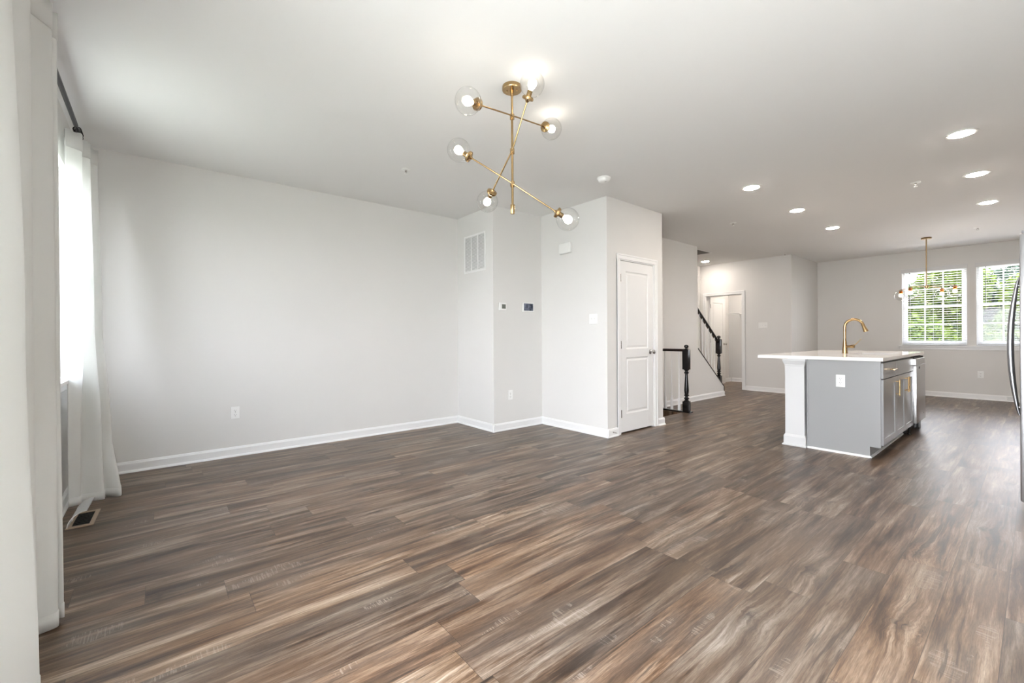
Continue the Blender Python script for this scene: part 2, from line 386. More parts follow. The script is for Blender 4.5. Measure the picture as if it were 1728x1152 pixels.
# baseboards with shoe moulding
def baseboard(name, p, q, nrm, e0=0, e1=0):
    p, q, nrm = Vector((*p, 0)), Vector((*q, 0)), Vector((*nrm, 0)); d = (q-p).normalized(); p = p-d*e0; q = q+d*e1
    prof = [(0, 0), (.028, 0), (.027, .008), (.020, .017), (.014, .019), (.014, .074), (.010, .082), (.006, .092), (0, .094)]
    m = MB(); m.prism([p+nrm*a+Vector((0, 0, z)) for a, z in prof], q-p)
    return struct(m.build(name, 'trim'))
baseboard('baseboard_left', (XL, YW), (XL, Y1), (1, 0))
baseboard('baseboard_chase_front', (XL, Y1), (X1, Y1), (0, -1), 0, .028)
baseboard('baseboard_chase_side', (X1, Y1), (X1, Y2), (1, 0), .028)
baseboard('baseboard_closet_front', (X1, Y2), (X2, Y2), (0, -1), 0, .028)
baseboard('baseboard_closet_near', (X2, Y2), (X2, DY0-.062), (1, 0), .028)
baseboard('baseboard_closet_far', (X2, DY1+.062), (X2, Y3), (1, 0), 0, .02)
baseboard('baseboard_stair', (X3, HY1+.04), (X3, CAP1[0]), (1, 0))
baseboard('baseboard_hall', (HD1+.062, Y4), (X5, Y4), (0, -1), 0, .028)
baseboard('baseboard_hall_corner', (XH, Y4), (HD0-.06, Y4), (0, -1))
baseboard('baseboard_return', (X5, Y4), (X5, Y5), (1, 0), .028)
baseboard('baseboard_far', (X5, Y5), (XR, Y5), (0, -1))
baseboard('baseboard_right', (XR, YW), (XR, Y5), (-1, 0))
baseboard('baseboard_pantry_back', (XH, Y5), (X5-.11, Y5), (0, -1))
baseboard('baseboard_pantry_left', (XL+.03, Y4+.11), (XL+.03, Y5), (1, 0))
baseboard('baseboard_window', (XL, YW), (PD0-.1, YW), (0, 1))

# ------------------------------------------------------------------ doors
def casing(name, along, c, a0, a1, z1, sgn, depth=.11):
    """casing with stepped profile round an opening; along='y' -> wall plane x=c, sgn = outward side"""
    m = MB(); w_, t = .062, .017
    def b(u0, u1, z0, z_, o0, o1):
        lo, hi = sorted((c+sgn*o0, c+sgn*o1))
        if along == 'y': m.box((lo, u0, z0), (hi, u1, z_), .0025)
        else: m.box((u0, lo, z0), (u1, hi, z_), .0025)
    for u0, u1, i0, i1 in ((a0-w_, a0, a0-w_, a0-w_+.02), (a1, a1+w_, a1+w_-.02, a1+w_)):
        b(u0, u1, 0, z1, .0, t*.7); b(i0, i1, 0, z1+w_-.0, 0, t)
    b(a0-w_+.0205, a1+w_-.0205, z1+.0005, z1+w_-.0205, 0, t*.7); b(a0-w_+.0205, a1+w_-.0205, z1+w_-.02, z1+w_, 0, t)
    # jamb lining
    for u0, u1, z0, z_ in ((a0, a0+.012, 0, z1), (a1-.012, a1, 0, z1), (a0+.012, a1-.012, z1-.012, z1)):
        b(u0, u1, z0, z_, -depth, 0)
    return struct(m.build(name, 'trim'))
casing('trim_1', 'y', X2, DY0, DY1, DZ, 1)
casing('trim_2', 'x', Y4, HD0, HD1, HDZ, -1)

def panel_door(name, wdt, hgt, th=.035):
    """two-panel door; local x along width from hinge, y thickness (0..th), z up. Mouldings on the face y=0 side (facing -y) and back"""
    m = MB(); st = .11; tr, mr, br = .115, .10, .21
    zmid = hgt*.435
    m.box((0, 0, 0), (st, th, hgt)); m.box((wdt-st, 0, 0), (wdt, th, hgt))
    m.box((st, 0, 0), (wdt-st, th, br)); m.box((st, 0, hgt-tr), (wdt-st, th, hgt)); m.box((st, 0, zmid), (wdt-st, th, zmid+mr))
    for z0, z1 in ((br, zmid), (zmid+mr, hgt-tr)):
        x0, x1 = st, wdt-st
        for sgn, yb_ in ((1, 0), (-1, th)):
            lv = [(0, 0), (.012, .009), (.022, .010), (.040, .004)]
            for (i0, d0), (i1, d1) in zip(lv, lv[1:]):
                A = [(x0+i0, yb_+sgn*d0, z0+i0), (x1-i0, yb_+sgn*d0, z0+i0), (x1-i0, yb_+sgn*d0, z1-i0), (x0+i0, yb_+sgn*d0, z1-i0)]
                C = [(x0+i1, yb_+sgn*d1, z0+i1), (x1-i1, yb_+sgn*d1, z0+i1), (x1-i1, yb_+sgn*d1, z1-i1), (x0+i1, yb_+sgn*d1, z1-i1)]
                VA = [m.bm.verts.new(p) for p in A]; VC = [m.bm.verts.new(p) for p in C]
                for k in range(4): m.bm.faces.new((VA[k], VA[(k+1) % 4], VC[(k+1) % 4], VC[k]))
            m.bm.faces.new([m.bm.verts.new((x, yb_+sgn*.004, z)) for x, z in ((x0+.04, z0+.04), (x1-.04, z0+.04), (x1-.04, z1-.04), (x0+.04, z1-.04))])
    root = struct(m.build(name, 'door'))
    k = MB()
    for sgn, yy in ((-1, 0), (1, th)):
        k.lathe([(0, .030), (.004, .031), (.007, .024), (.008, .010), (.030, .010), (.036, .020), (.046, .0275), (.056, .028), (.064, .022), (.067, .006)], (wdt-.065, yy+sgn*-.001, .935), (0, sgn, 0), 24)
    ko = k.build('door_knob', 'chrome', root, True); ko['label'] = 'satin nickel knob'
    for z in (.22, hgt/2+.02, hgt-.20):
        hm = MB(); hm.cyl((-.004, -.006, z-.045), (-.004, -.006, z+.045), .0065, n=10); hm.box((-.003, -.0035, z-.045), (.018, -.0005, z+.045))
        hm.build('hinge', 'chrome', root)['label'] = 'satin nickel hinge'
    return root
d1 = panel_door('door_1', DY1-DY0-.03, DZ-.035)
d1.location = (X2-.006, DY0+.015, .018); d1.rotation_euler = (0, 0, PI/2)
tag(d1, 'closed white two-panel closet door with satin nickel knob', 'door')
d2 = panel_door('door_2', HD1-HD0-.03, HDZ-.035)
d2.location = (HD0+.05, Y4+.115, .018); d2.rotation_euler = (0, 0, math.radians(91))
tag(d2, 'white panel door standing open inside the far hall doorway', 'door')
ds = MB(); pts = []
for i in range(90):
    a = i/90*2*PI*11; pts.append((.0-.0, .004*math.cos(a)-.0, .004*math.sin(a)))
pts = [(.014+i/90*.05, .004*math.cos(i/90*22*PI), .004*math.sin(i/90*22*PI)) for i in range(91)]
stp = thing('door_stop', 'small spring door stop screwed to baseboard beside closet door', 'door stop', (X2+.0, 4.03, .05))
ds.tube(pts, .0014, 6); ds.cyl((.012, 0, 0), (.016, 0, 0), .008, n=12); ds.build('spring', 'chrome', stp, True)
MB().cyl((.064, 0, 0), (.074, 0, 0), .006, n=12).build('rubber_tip', 'plastic', stp, True)

# ------------------------------------------------------------------ windows
def sash_window(name, x0, x1, z0, z1, y, cols=3, inward=-1):
    """vinyl double-hung unit, plane y, set in wall"""
    r = bpy.data.objects.new(name, None); col.objects.link(r); struct(r)
    fr = MB(); t = .035
    fr.box((x0, y-.03, z0), (x0+t, y+.03, z1)); fr.box((x1-t, y-.03, z0), (x1, y+.03, z1)); fr.box((x0+t, y-.03, z0), (x1-t, y+.03, z0+t)); fr.box((x0+t, y-.03, z1-t), (x1-t, y+.03, z1))
    fr.build('window_frame', 'vinyl', r)
    zm = z0+(z1-z0)*.5
    for nm, a, b, yy in (('lower_sash', z0+t, zm+.02, y-.012), ('upper_sash', zm-.02, z1-t, y+.014)):
        s = MB(); k = .036; xa, xb = x0+t, x1-t
        s.box((xa, yy-.012, a), (xa+k, yy+.012, b)); s.box((xb-k, yy-.012, a), (xb, yy+.012, b)); s.box((xa+k, yy-.012, a), (xb-k, yy+.012, a+k)); s.box((xa+k, yy-.012, b-k), (xb-k, yy+.012, b))
        for i in range(1, cols):
            xx = xa+k+(xb-xa-2*k)*i/cols; s.box((xx-.009, yy-.006, a+k), (xx+.009, yy+.006, b-k))
        zz = (a+b)/2; s.box((xa+k, yy-.0055, zz-.009), (xb-k, yy+.0055, zz+.009))
        so = s.build(nm, 'vinyl', r)
        B((xa+k-.004, yy-.002, a+k-.004), (xb-k+.004, yy+.002, b-k+.004)).build('pane', 'glass', so)
    return r
sash_window('window_1', wins[0][0], wins[0][1], WZ0+.002, WZ1, Y5+.10)
sash_window('window_2', wins[1][0], wins[1][1], WZ0+.002, WZ1, Y5+.10)
sash_window('window_3', LW0, LW1, LZ0+.002, LZ1, YW-.10)
# patio door with two glass leaves
r = bpy.data.objects.new('door_3', None); col.objects.link(r); struct(r)
for a, b, yy in ((PD0+.04, (PD0+PD1)/2+.03, YW-.09), ((PD0+PD1)/2-.03, PD1-.04, YW-.055)):
    s = MB(); k = .07
    s.box((a, yy-.015, .04), (a+k, yy+.015, PDZ-.04)); s.box((b-k, yy-.015, .04), (b, yy+.015, PDZ-.04)); s.box((a+k, yy-.015, .04), (b-k, yy+.015, .14)); s.box((a+k, yy-.015, PDZ-.11), (b-k, yy+.015, PDZ-.04))
    so = s.build('door_leaf', 'vinyl', r); B((a+k, yy-.002, .14), (b-k, yy+.002, PDZ-.11)).build('pane', 'glass', so)
s = MB(); s.box((PD0, YW-.12, 0), (PD0+.04, YW-.02, PDZ)); s.box((PD1-.04, YW-.12, 0), (PD1, YW-.02, PDZ)); s.box((PD0+.04, YW-.12, 0), (PD1-.04, YW-.02, .04)); s.box((PD0+.04, YW-.12, PDZ-.04), (PD1-.04, YW-.02, PDZ)); s.build('door_frame', 'vinyl', r)
# sills
s = MB(); s.box((wins[0][0]-.045, Y5-.055, WZ0-.035), (wins[1][1]+.045, Y5-.0, WZ0-.010), .003); s.box((wins[0][0]-.03, Y5-.018, WZ0-.085), (wins[1][1]+.03, Y5, WZ0-.036), .003)
for a, b in wins: s.box((a+.002, Y5-.0, WZ0-.01), (b-.002, Y5+.07, WZ0+.001))
struct(s.build('trim_3', 'trim'))
s = MB(); s.box((LW0-.04, YW, LZ0-.025), (LW1+.04, YW+.05, LZ0), .003); s.box((LW0-.03, YW, LZ0-.08), (LW1+.03, YW+.016, LZ0-.026), .003)
struct(s.build('trim_4', 'trim'))

# blinds
def blind(x0, x1, label):
    y = Y5+.018; t = thing('window_blind', label, 'blind', (x0, y, WZ0), 0, 'white blinds in the dining windows'); w_ = x1-x0
    B((-.014, -.034, 1.385), (w_+.014, -.022, 1.462), .003).build('valance', 'blind', t)
    B((.008, -.02, 1.405), (w_-.008, .028, 1.443)).build('head_rail', 'blind', t)
    s = MB(); z = .052; n_ = 0
    while z < 1.40:
        a = math.radians(1)
        c_, s_ = .024*math.cos(a), .024*math.sin(a)
        s.prism([(.010, -c_, z-s_), (.010, 0, z+.0022), (.010, c_, z+s_), (.010, c_, z+s_-.0026), (.010, 0, z-.0006), (.010, -c_, z-s_-.0026)], (w_-.02, 0, 0)); z += .0437
    s.build('slats', 'blind', t)
    B((.010, -.024, .008), (w_-.010, .024, .026), .003).build('bottom_rail', 'blind', t)
    for fx in (.13, .5, .86):
        c = MB()
        for yy in (-.0255, .0255): c.cyl((w_*fx, yy, .02), (w_*fx, yy, 1.41), .0009, n=6)
        c.build('ladder_cord', 'blind', t)
    c = MB(); c.cyl((.11, -.040, .75), (.11, -.030, 1.39), .004, n=8); c.build('tilt_wand', 'rod_metal', t)
    return t
blind(wins[0][0]+.002, wins[0][1]-.002, 'open white slat blind in the left dining window, behind the globe light')
blind(wins[1][0]+.002, wins[1][1]-.002, 'open white slat blind in the right dining window, beside the refrigerator')

# ------------------------------------------------------------------ curtains and rod
def smooth_poly(P, k):
    out = []
    n_ = len(P)
    for i in range(n_-1):
        p0 = P[max(i-1, 0)]; p1 = P[i]; p2 = P[i+1]; p3 = P[min(i+2, n_-1)]
        for j in range(k):
            t = j/k
            out.append(tuple(.5*(2*p1[a]+(p2[a]-p0[a])*t+(2*p0[a]-5*p1[a]+4*p2[a]-p3[a])*t*t+(3*p1[a]-p0[a]-3*p2[a]+p3[a])*t*t*t) for a in range(2)))
    out.append(tuple(P[-1])); return out
def curtain(label, levels, ztop, zbot, wob=.006, group=None, seed=1, tilt=0):
    """levels: list of (t, [(x,y)...]) plan lines from the top (t=0) to the hem (t=1)"""
    rnd = random.Random(seed); K = 9; S = [(t, smooth_poly(P, K)) for t, P in levels]; n_ = len(S[0][1]); rows = []
    nz = 44; ph = [rnd.uniform(0, 6.28) for _ in range(n_)]
    def plan(t):
        for (t0, A), (t1, C) in zip(S, S[1:]):
            if t <= t1+1e-9:
                u = (t-t0)/(t1-t0); u = u*u*(3-2*u)
                return [(a[0]+(c[0]-a[0])*u, a[1]+(c[1]-a[1])*u) for a, c in zip(A, C)]
        return S[-1][1]
    for j in range(nz+1):
        t = j/nz; pl = plan(t); row = []
        for i, (x, y) in enumerate(pl):
            z = ztop+(zbot-ztop)*t+tilt*(i/n_)*(1-t)
            if j == 0: z += .006*math.sin(i*1.1)
            w1 = wob*math.sin(3.1*t+i*.33+seed)*t
            row.append((x+w1*.5, y+w1*.4, z))
        rows.append(row)
    root = thing('curtain', label, 'curtain', (rows[-1][n_//2][0], rows[-1][n_//2][1], zbot), 0, group)
    ox, oy = root.location.x, root.location.y
    rows = [[(x-ox, y-oy, z-zbot) for x, y, z in r_] for r_ in rows]
    m = MB().grid(rows)
    o = m.build('curtain_panel', 'cloth', root, True); md = o.modifiers.new('s', 'SOLIDIFY'); md.thickness = .0012
    # hems: slightly thicker bands at the foot and head
    for nm, a, b in (('bottom_hem', nz-1, nz), ('heading_hem', 0, 2)):
        hm = MB().grid([r_ for r_ in rows[a:b+1]]); ho = hm.build(nm, 'cloth', root, True)
        md = ho.modifiers.new('s', 'SOLIDIFY'); md.thickness = .0045; md.offset = 0
    return root
far_top = [(-3.99, -.455), (-4.10, -.385), (-4.21, -.455), (-4.32, -.365), (-4.44, -.45), (-4.54, -.350), (-4.66, -.365)]
far_mid = [(-4.03, -.455), (-4.14, -.385), (-4.25, -.455), (-4.29, -.345), (-4.40, -.42), (-4.47, -.320), (-4.58, -.345)]
far_low = [(-4.06, -.455), (-4.12, -.40), (-4.24, -.44), (-4.25, -.310), (-4.34, -.37), (-4.37, -.270), (-4.46, -.285)]
far_bot = [(-4.14, -.462), (-4.17, -.41), (-4.20, -.40), (-4.19, -.30), (-4.25, -.29), (-4.20, -.215), (-4.27, -.205)]
curtain('far white curtain glowing by the window, hem over the floor register', [(0, far_top), (.5, far_mid), (.82, far_low), (1, far_bot)], 2.515, .018, .003, 'white window curtains', 2, .085)
near_top = [(-1.25, -.44), (-1.55, -.34), (-1.80, -.45), (-2.02, -.35), (-2.17, -.44), (-2.33, -.352), (-2.50, -.45), (-2.70, -.345), (-2.72, -.43), (-2.78, -.34), (-2.90, -.45)]
near_mid = [(-1.25, -.42), (-1.55, -.32), (-1.80, -.41), (-2.02, -.32), (-2.15, -.40), (-2.30, -.344), (-2.47, -.42), (-2.60, -.325), (-2.63, -.40), (-2.67, -.322), (-2.80, -.43)]
near_bot = [(-1.25, -.40), (-1.55, -.30), (-1.78, -.38), (-2.00, -.29), (-2.10, -.36), (-2.20, -.322), (-2.40, -.385), (-2.45, -.305), (-2.53, -.345), (-2.52, -.298), (-2.66, -.41)]
curtain('near white curtain hanging in soft folds at the left edge of the photo', [(0, near_top), (.55, near_mid), (1, near_bot)], 2.60, .02, .003, 'white window curtains', 5)

rod = thing('curtain_rod', 'dark curtain rod above the window holding both white curtains', 'curtain rod', (-4.55, YW+.08, 2.605))
m = MB(); m.cyl((.0, 0, 0), (.55, 0, 0), .009); m.build('thin_pole', 'rod_metal', rod, True)
m = MB(); m.cyl((.40, 0, 0), (3.6, 0, 0), .0125); m.build('thick_pole', 'rod_metal', rod, True)
m = MB(); m.lathe([(0, .006), (.01, .017), (.03, .021), (.05, .015), (.06, .004)], (.002, 0, 0), (-1, 0, 0)); m.build('finial', 'black_metal', rod, True)
m = MB(); m.cyl((.17, -.079, 0), (.17, 0, 0), .006, n=10); m.box((.15, -.080, -.03), (.19, -.074, .03)); m.cyl((.155, 0, 0), (.185, 0, 0), .0155); m.build('bracket', 'black_metal', rod, True)
for k in range(7):
    m = MB(); pts = [(.235+k*.017+.004*math.sin(a)*(k % 3-1), .021*math.cos(a), .021*math.sin(a)-.006) for a in [2*PI*i/20 for i in range(21)]]
    m.tube(pts, .0022, 6); m.box((.232+k*.017, -.003, -.043), (.238+k*.017, .003, -.026)); m.build('curtain_ring', 'black_metal', rod, True)

# floor register with clear deflector
rg = thing('floor_register', 'tan floor register with dark louvres below the far curtain hem', 'floor vent', (-3.87, -.365, 0), math.radians(-2))
m = MB(); a, b = .155, .062
m.box((-a, -b, 0), (a, -b+.022, .005), .001); m.box((-a, b-.022, 0), (a, b, .005), .001); m.box((-a, -b+.022, 0), (-a+.03, b-.022, .005), .001); m.box((a-.03, -b+.022, 0), (a, b-.022, .005), .001)
m.build('register_frame', 'tan_metal', rg)
B((-a+.03, -b+.022, .0), (a-.03, b-.022, .0012)).build('duct_opening', 'dark', rg)
m = MB()
for k in range(9): x_ = -a+.04+k*.029; m.box((x_, -b+.024, .0013), (x_+.004, b-.024, .0042))
m.build('louvres', 'black_metal', rg)
df = thing('air_deflector', 'clear curved plastic air deflector standing on the floor register', 'air deflector', (-3.87, -.365, .005), math.radians(-2))
rows = []
for i in range(13):
    t = i/12; a_ = t*PI/2*.95
    rows.append([(x_, -.055+.095*(1-math.cos(a_)), .088*math.sin(a_)) for x_ in [-.145+.29*j/10 for j in range(11)]])
o = MB().grid(rows).build('deflector_shell', 'clear_plastic', df, True); md = o.modifiers.new('s', 'SOLIDIFY'); md.thickness = .002
for x_ in (-.145, .145):
    m = MB(); p_ = [(x_-.0015, r_[0][1], r_[0][2]) for r_ in rows]+[(x_-.0015, rows[-1][0][1], .055)]
    pr = [(x_-.0015, -.055, 0)]+p_[1:]
    m.tube([(x_, r_[0][1], r_[0][2]) for r_ in rows], .0018, 6); m.build('rim', 'plastic', df, True)
m = MB(); m.box((-.02, -.058, 0), (.02, -.050, .006)); m.build('magnet', 'plastic', df)

# ------------------------------------------------------------------ main chandelier
CB = Vector((-2.121, 1.755, H))
ch = thing('chandelier', 'large brass chandelier with six lit clear glass globes on three crossing rods', 'chandelier', CB)
m = MB(); m.lathe([(0, .0), (0, .061), (-.004, .0625), (-.022, .0625), (-.026, .060), (-.027, 0)], n=40, caps=False)
for s_ in (-1, 1): m.sphere((.025*s_, .02*s_, -.030), .004, 10)
m.build('canopy', 'brass', ch, True)
m = MB(); m.cyl((0, 0, -.026), (0, 0, -.80), .0075); m.lathe([(-.026, .012), (-.06, .010)], n=16); m.build('stem', 'brass', ch, True)
m = MB(); m.lathe([(-.752, .011), (-.754, .0145), (-.806, .0145), (-.812, .012)], n=24); m.build('end_cap', 'brass', ch, True)
G = [(Vector((-2.010, 1.345, 2.462)), Vector((-2.206, 2.190, 2.636)), 2.550), (Vector((-1.926, 1.752, 2.668)), Vector((-2.440, 1.790, 2.095)), 2.330), (Vector((-2.350, 1.500, 2.345)), Vector((-1.925, 2.055, 1.905)), 2.120)]
GR = .074
for ga, gb, zj in G:
    j = Vector((CB.x, CB.y, zj))-CB
    m = MB(); m.lathe([(-.016, .011), (-.016, .014), (.016, .014), (.016, .011)], j, n=20); m.cyl(j+Vector((0, 0, 0)), j+(Vector((CB.x*-1, CB.y*-1, 0)).normalized()*.022), .009, n=14)
    m.build('swivel_joint', 'brass', ch, True)
    a_, b_ = ga-CB, gb-CB
    jj = j+Vector((-CB.x, -CB.y, 0)).normalized()*.016
    dA, dB = (a_-jj).normalized(), (b_-jj).normalized()
    m = MB(); m.tube([a_-dA*(GR+.02), jj, b_-dB*(GR+.02)], .0048, 12); m.build('arm', 'brass', ch, True)
    for c_, d_ in ((a_, dA), (b_, dB)):
        nb = c_-d_*GR*.93
        m = MB(); m.lathe([(-.034, .007), (-.026, .012), (-.022, .016), (-.020, .030), (-.017, .035), (-.006, .035), (-.003, .032), (.000, .030)], nb, d_, 28); cup = m.build('globe_holder', 'brass', ch, True)
        m = MB(); m.lathe([(-.002, .016), (.030, .016), (.034, .013)], nb, d_, 20); m.build('socket', 'brass', cup, True)
        m = MB(); m.lathe([(.034, .012), (.040, .013), (.055, .022), (.070, .0265), (.083, .025), (.094, .017), (.099, .004)], nb, d_, 20); m.build('bulb', 'bulb', cup, True)['label'] = 'glowing warm bulb'
        # open globe shell
        t0 = math.acos(-.93); prof = []
        for i in range(25):
            th = t0*(1-i/24); prof.append((GR*math.cos(th)*1.0, GR*math.sin(th)))
        m = MB(); m.lathe(prof, c_, d_, 36, caps=False); m.build('glass_globe', 'globe', ch, True)['label'] = 'clear glass globe'

# ------------------------------------------------------------------ dining pendant
pd = thing('dining_chandelier', 'small dining chandelier with four lit bulbs in clear globes before the window', 'chandelier', (-1.153, 9.784, H))
m = MB(); m.lathe([(0, .0), (0, .064), (-.004, .066), (-.018, .066), (-.024, .060), (-.025, 0)], n=32, caps=False); m.build('canopy', 'brass_dark', pd, True)
m = MB(); m.cyl((0, 0, -.024), (0, 0, -.80), .008, n=14); m.build('stem', 'brass_dark', pd, True)
m = MB(); m.lathe([(-.835, .008), (-.825, .022), (-.79, .024), (-.78, .012)], n=20); m.build('hub', 'brass', pd, True)
for k in range(4):
    a_ = YAW+math.radians(16)+k*PI/2; d_ = Vector((math.cos(a_), math.sin(a_), 0)); e = d_*.37
    m = MB(); m.tube([d_*.01+Vector((0, 0, -.808)), d_*.10+Vector((0, 0, -.80)), d_*.25+Vector((0, 0, -.805)), e+Vector((0, 0, -.815)), e+Vector((0, 0, -.835))], .0045, 10); m.build('arm', 'brass_dark', pd, True)
    top = e+Vector((0, 0, -.83))
    m = MB(); m.lathe([(.012, .010), (0, .030), (-.004, .031), (-.010, .026)], top, n=20); cp = m.build('globe_holder', 'brass_dark', pd, True)
    m = MB(); m.lathe([(-.008, .022), (-.055, .024), (-.058, .020)], top, n=20); m.build('amber_socket', 'amber', cp, True)['label'] = 'amber glass socket sleeve'
    m = MB(); m.lathe([(-.010, .012), (-.052, .014)], top, n=16); m.build('socket', 'brass', cp, True)
    m = MB(); m.lathe([(-.053, .014), (-.062, .020), (-.085, .027), (-.100, .024), (-.110, .012), (-.112, .002)], top, n=20); m.build('bulb', 'bulb_far', cp, True)['label'] = 'warm glowing bulb'
    r_ = .088; prof = [(r_*math.cos(t), r_*math.sin(t)*1.06) for t in [.34+(PI-.34)*i/20 for i in range(21)]]
    m = MB(); m.lathe(prof, top+Vector((0, 0, -.086)), n=32, caps=False); m.build('glass_globe', 'globe', pd, True)['label'] = 'clear glass globe'

# ------------------------------------------------------------------ ceiling items
def can_light(x, y, label, grp='recessed ceiling lights'):
    t = thing('recessed_light', label, 'ceiling light', (x, y, H), 0, grp)
    m = MB(); m.lathe([(0, .098), (-.003, .098), (-.006, .092), (-.004, .074), (.0, .073)], n=36, caps=False); m.build('trim_ring', 'lamp_trim', t, True)
    m = MB(); m.lathe([(-.016, .0), (-.015, .030), (-.011, .055), (-.004, .073)], n=36, caps=False); m.build('lens', 'led', t, True)
    return t
for x, y, lb in ((-.378, 4.95, 'lit recessed ceiling light nearest the camera in the right-hand row'), (-.376, 6.31, 'lit recessed ceiling light in the middle of the right-hand row'), (-.372, 7.767, 'lit recessed ceiling light farthest away in the right-hand row'),
                 (-1.95, 4.96, 'lit recessed ceiling light nearest the camera in the left-hand row'), (-1.94, 6.315, 'lit recessed ceiling light in the middle of the left-hand row'), (-1.925, 7.763, 'lit recessed ceiling light farthest away in the left-hand row'),
                 (-4.508, 9.074, 'lit recessed ceiling light above the foot of the stairs'), (-4.1, 10.15, 'added unseen recessed light just inside the small room past the hall doorway'), (-4.1, 10.85, 'added unseen recessed light at the back of the small room past the hall doorway')):  # last two are added out of view to brighten the small room
    can_light(x, y, lb)
for x, y, lb in ((-3.803, 1.834, 'white ceiling sprinkler head left of the large chandelier'), (-.804, 6.154, 'white ceiling sprinkler head between the two rows of recessed lights'),
                 (-2.725, 6.299, 'white ceiling sprinkler head above the railing, left of both light rows'), (-.558, 9.483, 'white ceiling sprinkler head above the dining area by the windows'), (-3.13, 9.50, 'white ceiling sprinkler head at the wall corner by the hall')):
    t = thing('sprinkler_head', lb, 'sprinkler', (x, y, H), 0, 'ceiling sprinklers')
    m = MB(); m.lathe([(0, .041), (-.003, .041), (-.006, .034), (-.007, .018)], n=28); m.build('escutcheon', 'plastic', t, True)
    m = MB(); m.cyl((0, 0, -.006), (0, 0, -.022), .010, n=14)
    for s_ in (-1, 1): m.tube([(s_*.010, 0, -.018), (s_*.013, 0, -.028), (s_*.003, 0, -.042)], .002, 8)
    m.build('sprinkler_body', 'chrome', t, True)
    m = MB(); m.lathe([(-.041, .002), (-.042, .016), (-.044, .016), (-.044, .0)], n=20, caps=False); m.build('deflector', 'plastic', t, True)
sm = thing('smoke_detector', 'round white smoke detector on ceiling above the closet corner', 'smoke detector', (-2.763, 3.481, H))
m = MB(); m.lathe([(0, .066), (-.010, .068), (-.012, .062), (-.014, .060)], n=40); m.build('base', 'plastic', sm, True)
m = MB(); m.lathe([(-.014, .060), (-.030, .056), (-.040, .046), (-.043, .030), (-.044, 0)], n=40, caps=False); cv = m.build('cover', 'plastic', sm, True)
m = MB(); m.lathe([(-.043, .010), (-.046, .009), (-.046, 0)], (.02, 0, 0), n=16, caps=False); m.build('test_button', 'grille_grey', cv, True)

def grille(name, label, loc, rot, w_, h_, n_sl, vertical_bars=2, cat='vent', dark='grille_grey'):
    """wall grille in local xz plane, front toward -y"""
    t = thing(name, label, cat, loc); t.rotation_euler = rot
    fr = .025; m = MB()
    m.box((-w_/2-fr, -.008, -h_/2-fr), (-w_/2, 0, h_/2+fr), .002); m.box((w_/2, -.008, -h_/2-fr), (w_/2+fr, 0, h_/2+fr), .002); m.box((-w_/2, -.008, -h_/2-fr), (w_/2, 0, -h_/2), .002); m.box((-w_/2, -.008, h_/2), (w_/2, 0, h_/2+fr), .002)
    for k in range(vertical_bars):
        x_ = -w_/2+w_*(k+1)/(vertical_bars+1); m.box((x_-.006, -.008, -h_/2), (x_+.006, -.001, h_/2))
    m.build('frame', 'trim', t)
    B((-w_/2, -.0008, -h_/2), (w_/2, 0, h_/2)).build('backing', dark, t)
    m = MB()
    for k in range(n_sl):
        z = -h_/2+h_*(k+.5)/n_sl; s_ = h_/n_sl
        m.prism([(-w_/2, -.0062, z-s_*.30), (-w_/2, -.0054, z-s_*.36), (-w_/2, -.0012, z+s_*.22), (-w_/2, -.0020, z+s_*.28)], (w_, 0, 0))
    m.build('louvres', 'trim' if dark == 'grille_grey' else dark, t)
    return t
grille('return_air_grille', 'white return air grille high on the wall bump-out', (-4.565, Y1, 2.222), (0, 0, 0), .43, .435, 30)
g_ = grille('ceiling_grille', 'grey air grille in ceiling beside the stair wall', (-4.25, 7.85, H), (PI/2, 0, 0), .56, .68, 24, 0, 'vent', 'taupe')

# ------------------------------------------------------------------ wall plates
def duplex(parent_loc, rot, label, grp='white wall outlets', gap=True):
    t = thing('wall_outlet', label, 'outlet', parent_loc, 0, grp); t.rotation_euler = rot
    B((-.0365, -.006, -.059), (.0365, 0, .059), .003).build('cover_plate', 'plastic', t)
    for z in (-.0215, .0215):
        m = MB(); m.lathe([(0, .0172), (.0022, .0172), (.0026, .016)], (0, -.006, z), (0, -1, 0), 28); rc = m.build('receptacle', 'plastic', t, True)
        m = MB(); m.box((-.008, -.0090, z-.001), (-.0058, -.0084, z+.009)); m.box((.0058, -.0090, z), (.0078, -.0084, z+.008)); m.cyl((0, -.0084, z-.0085), (0, -.0090, z-.0085), .0030, n=10); m.build('slots', 'dark', rc)
    m = MB(); m.lathe([(0, .003), (.001, .0025)], (0, -.006, 0), (0, -1, 0), 10); m.build('screw', 'chrome', t)
    return t
RX = (0, 0, PI/2)      # on a wall facing +x
duplex((XL, .588, .424), RX, 'white outlet low on the long blank left wall')
duplex((X1, 3.403, .426), RX, 'white outlet low on the side of the wall bump-out')
duplex((-.635, Y5, .438), (0, 0, 0), 'white outlet below the right dining window')
def switch(loc, rot, label, n_, grp='white light switch plates'):
    t = thing('light_switch', label, 'light switch', loc, 0, grp); t.rotation_euler = rot; w_ = .0365+.023*(n_-1)
    B((-w_, -.006, -.059), (w_, 0, .059), .003).build('cover_plate', 'plastic', t)
    for k in range(n_):
        x_ = (k-(n_-1)/2)*.046; m = MB(); m.box((x_-.005, -.0075, -.012), (x_+.005, -.006, .012)); m.prism([(x_-.004, -.0075, -.008), (x_-.004, -.0165, .006), (x_-.004, -.0165, .010), (x_-.004, -.0075, .006)], (.008, 0, 0)); m.build('toggle', 'plastic', t)
    return t
switch((-3.298, Y2, 1.354), (0, 0, 0), 'white two-gang light switch on the closet front wall', 2)
switch((-3.581, Y4, 1.358), (0, 0, 0), 'white three-gang light switch beside the hall doorway', 3)
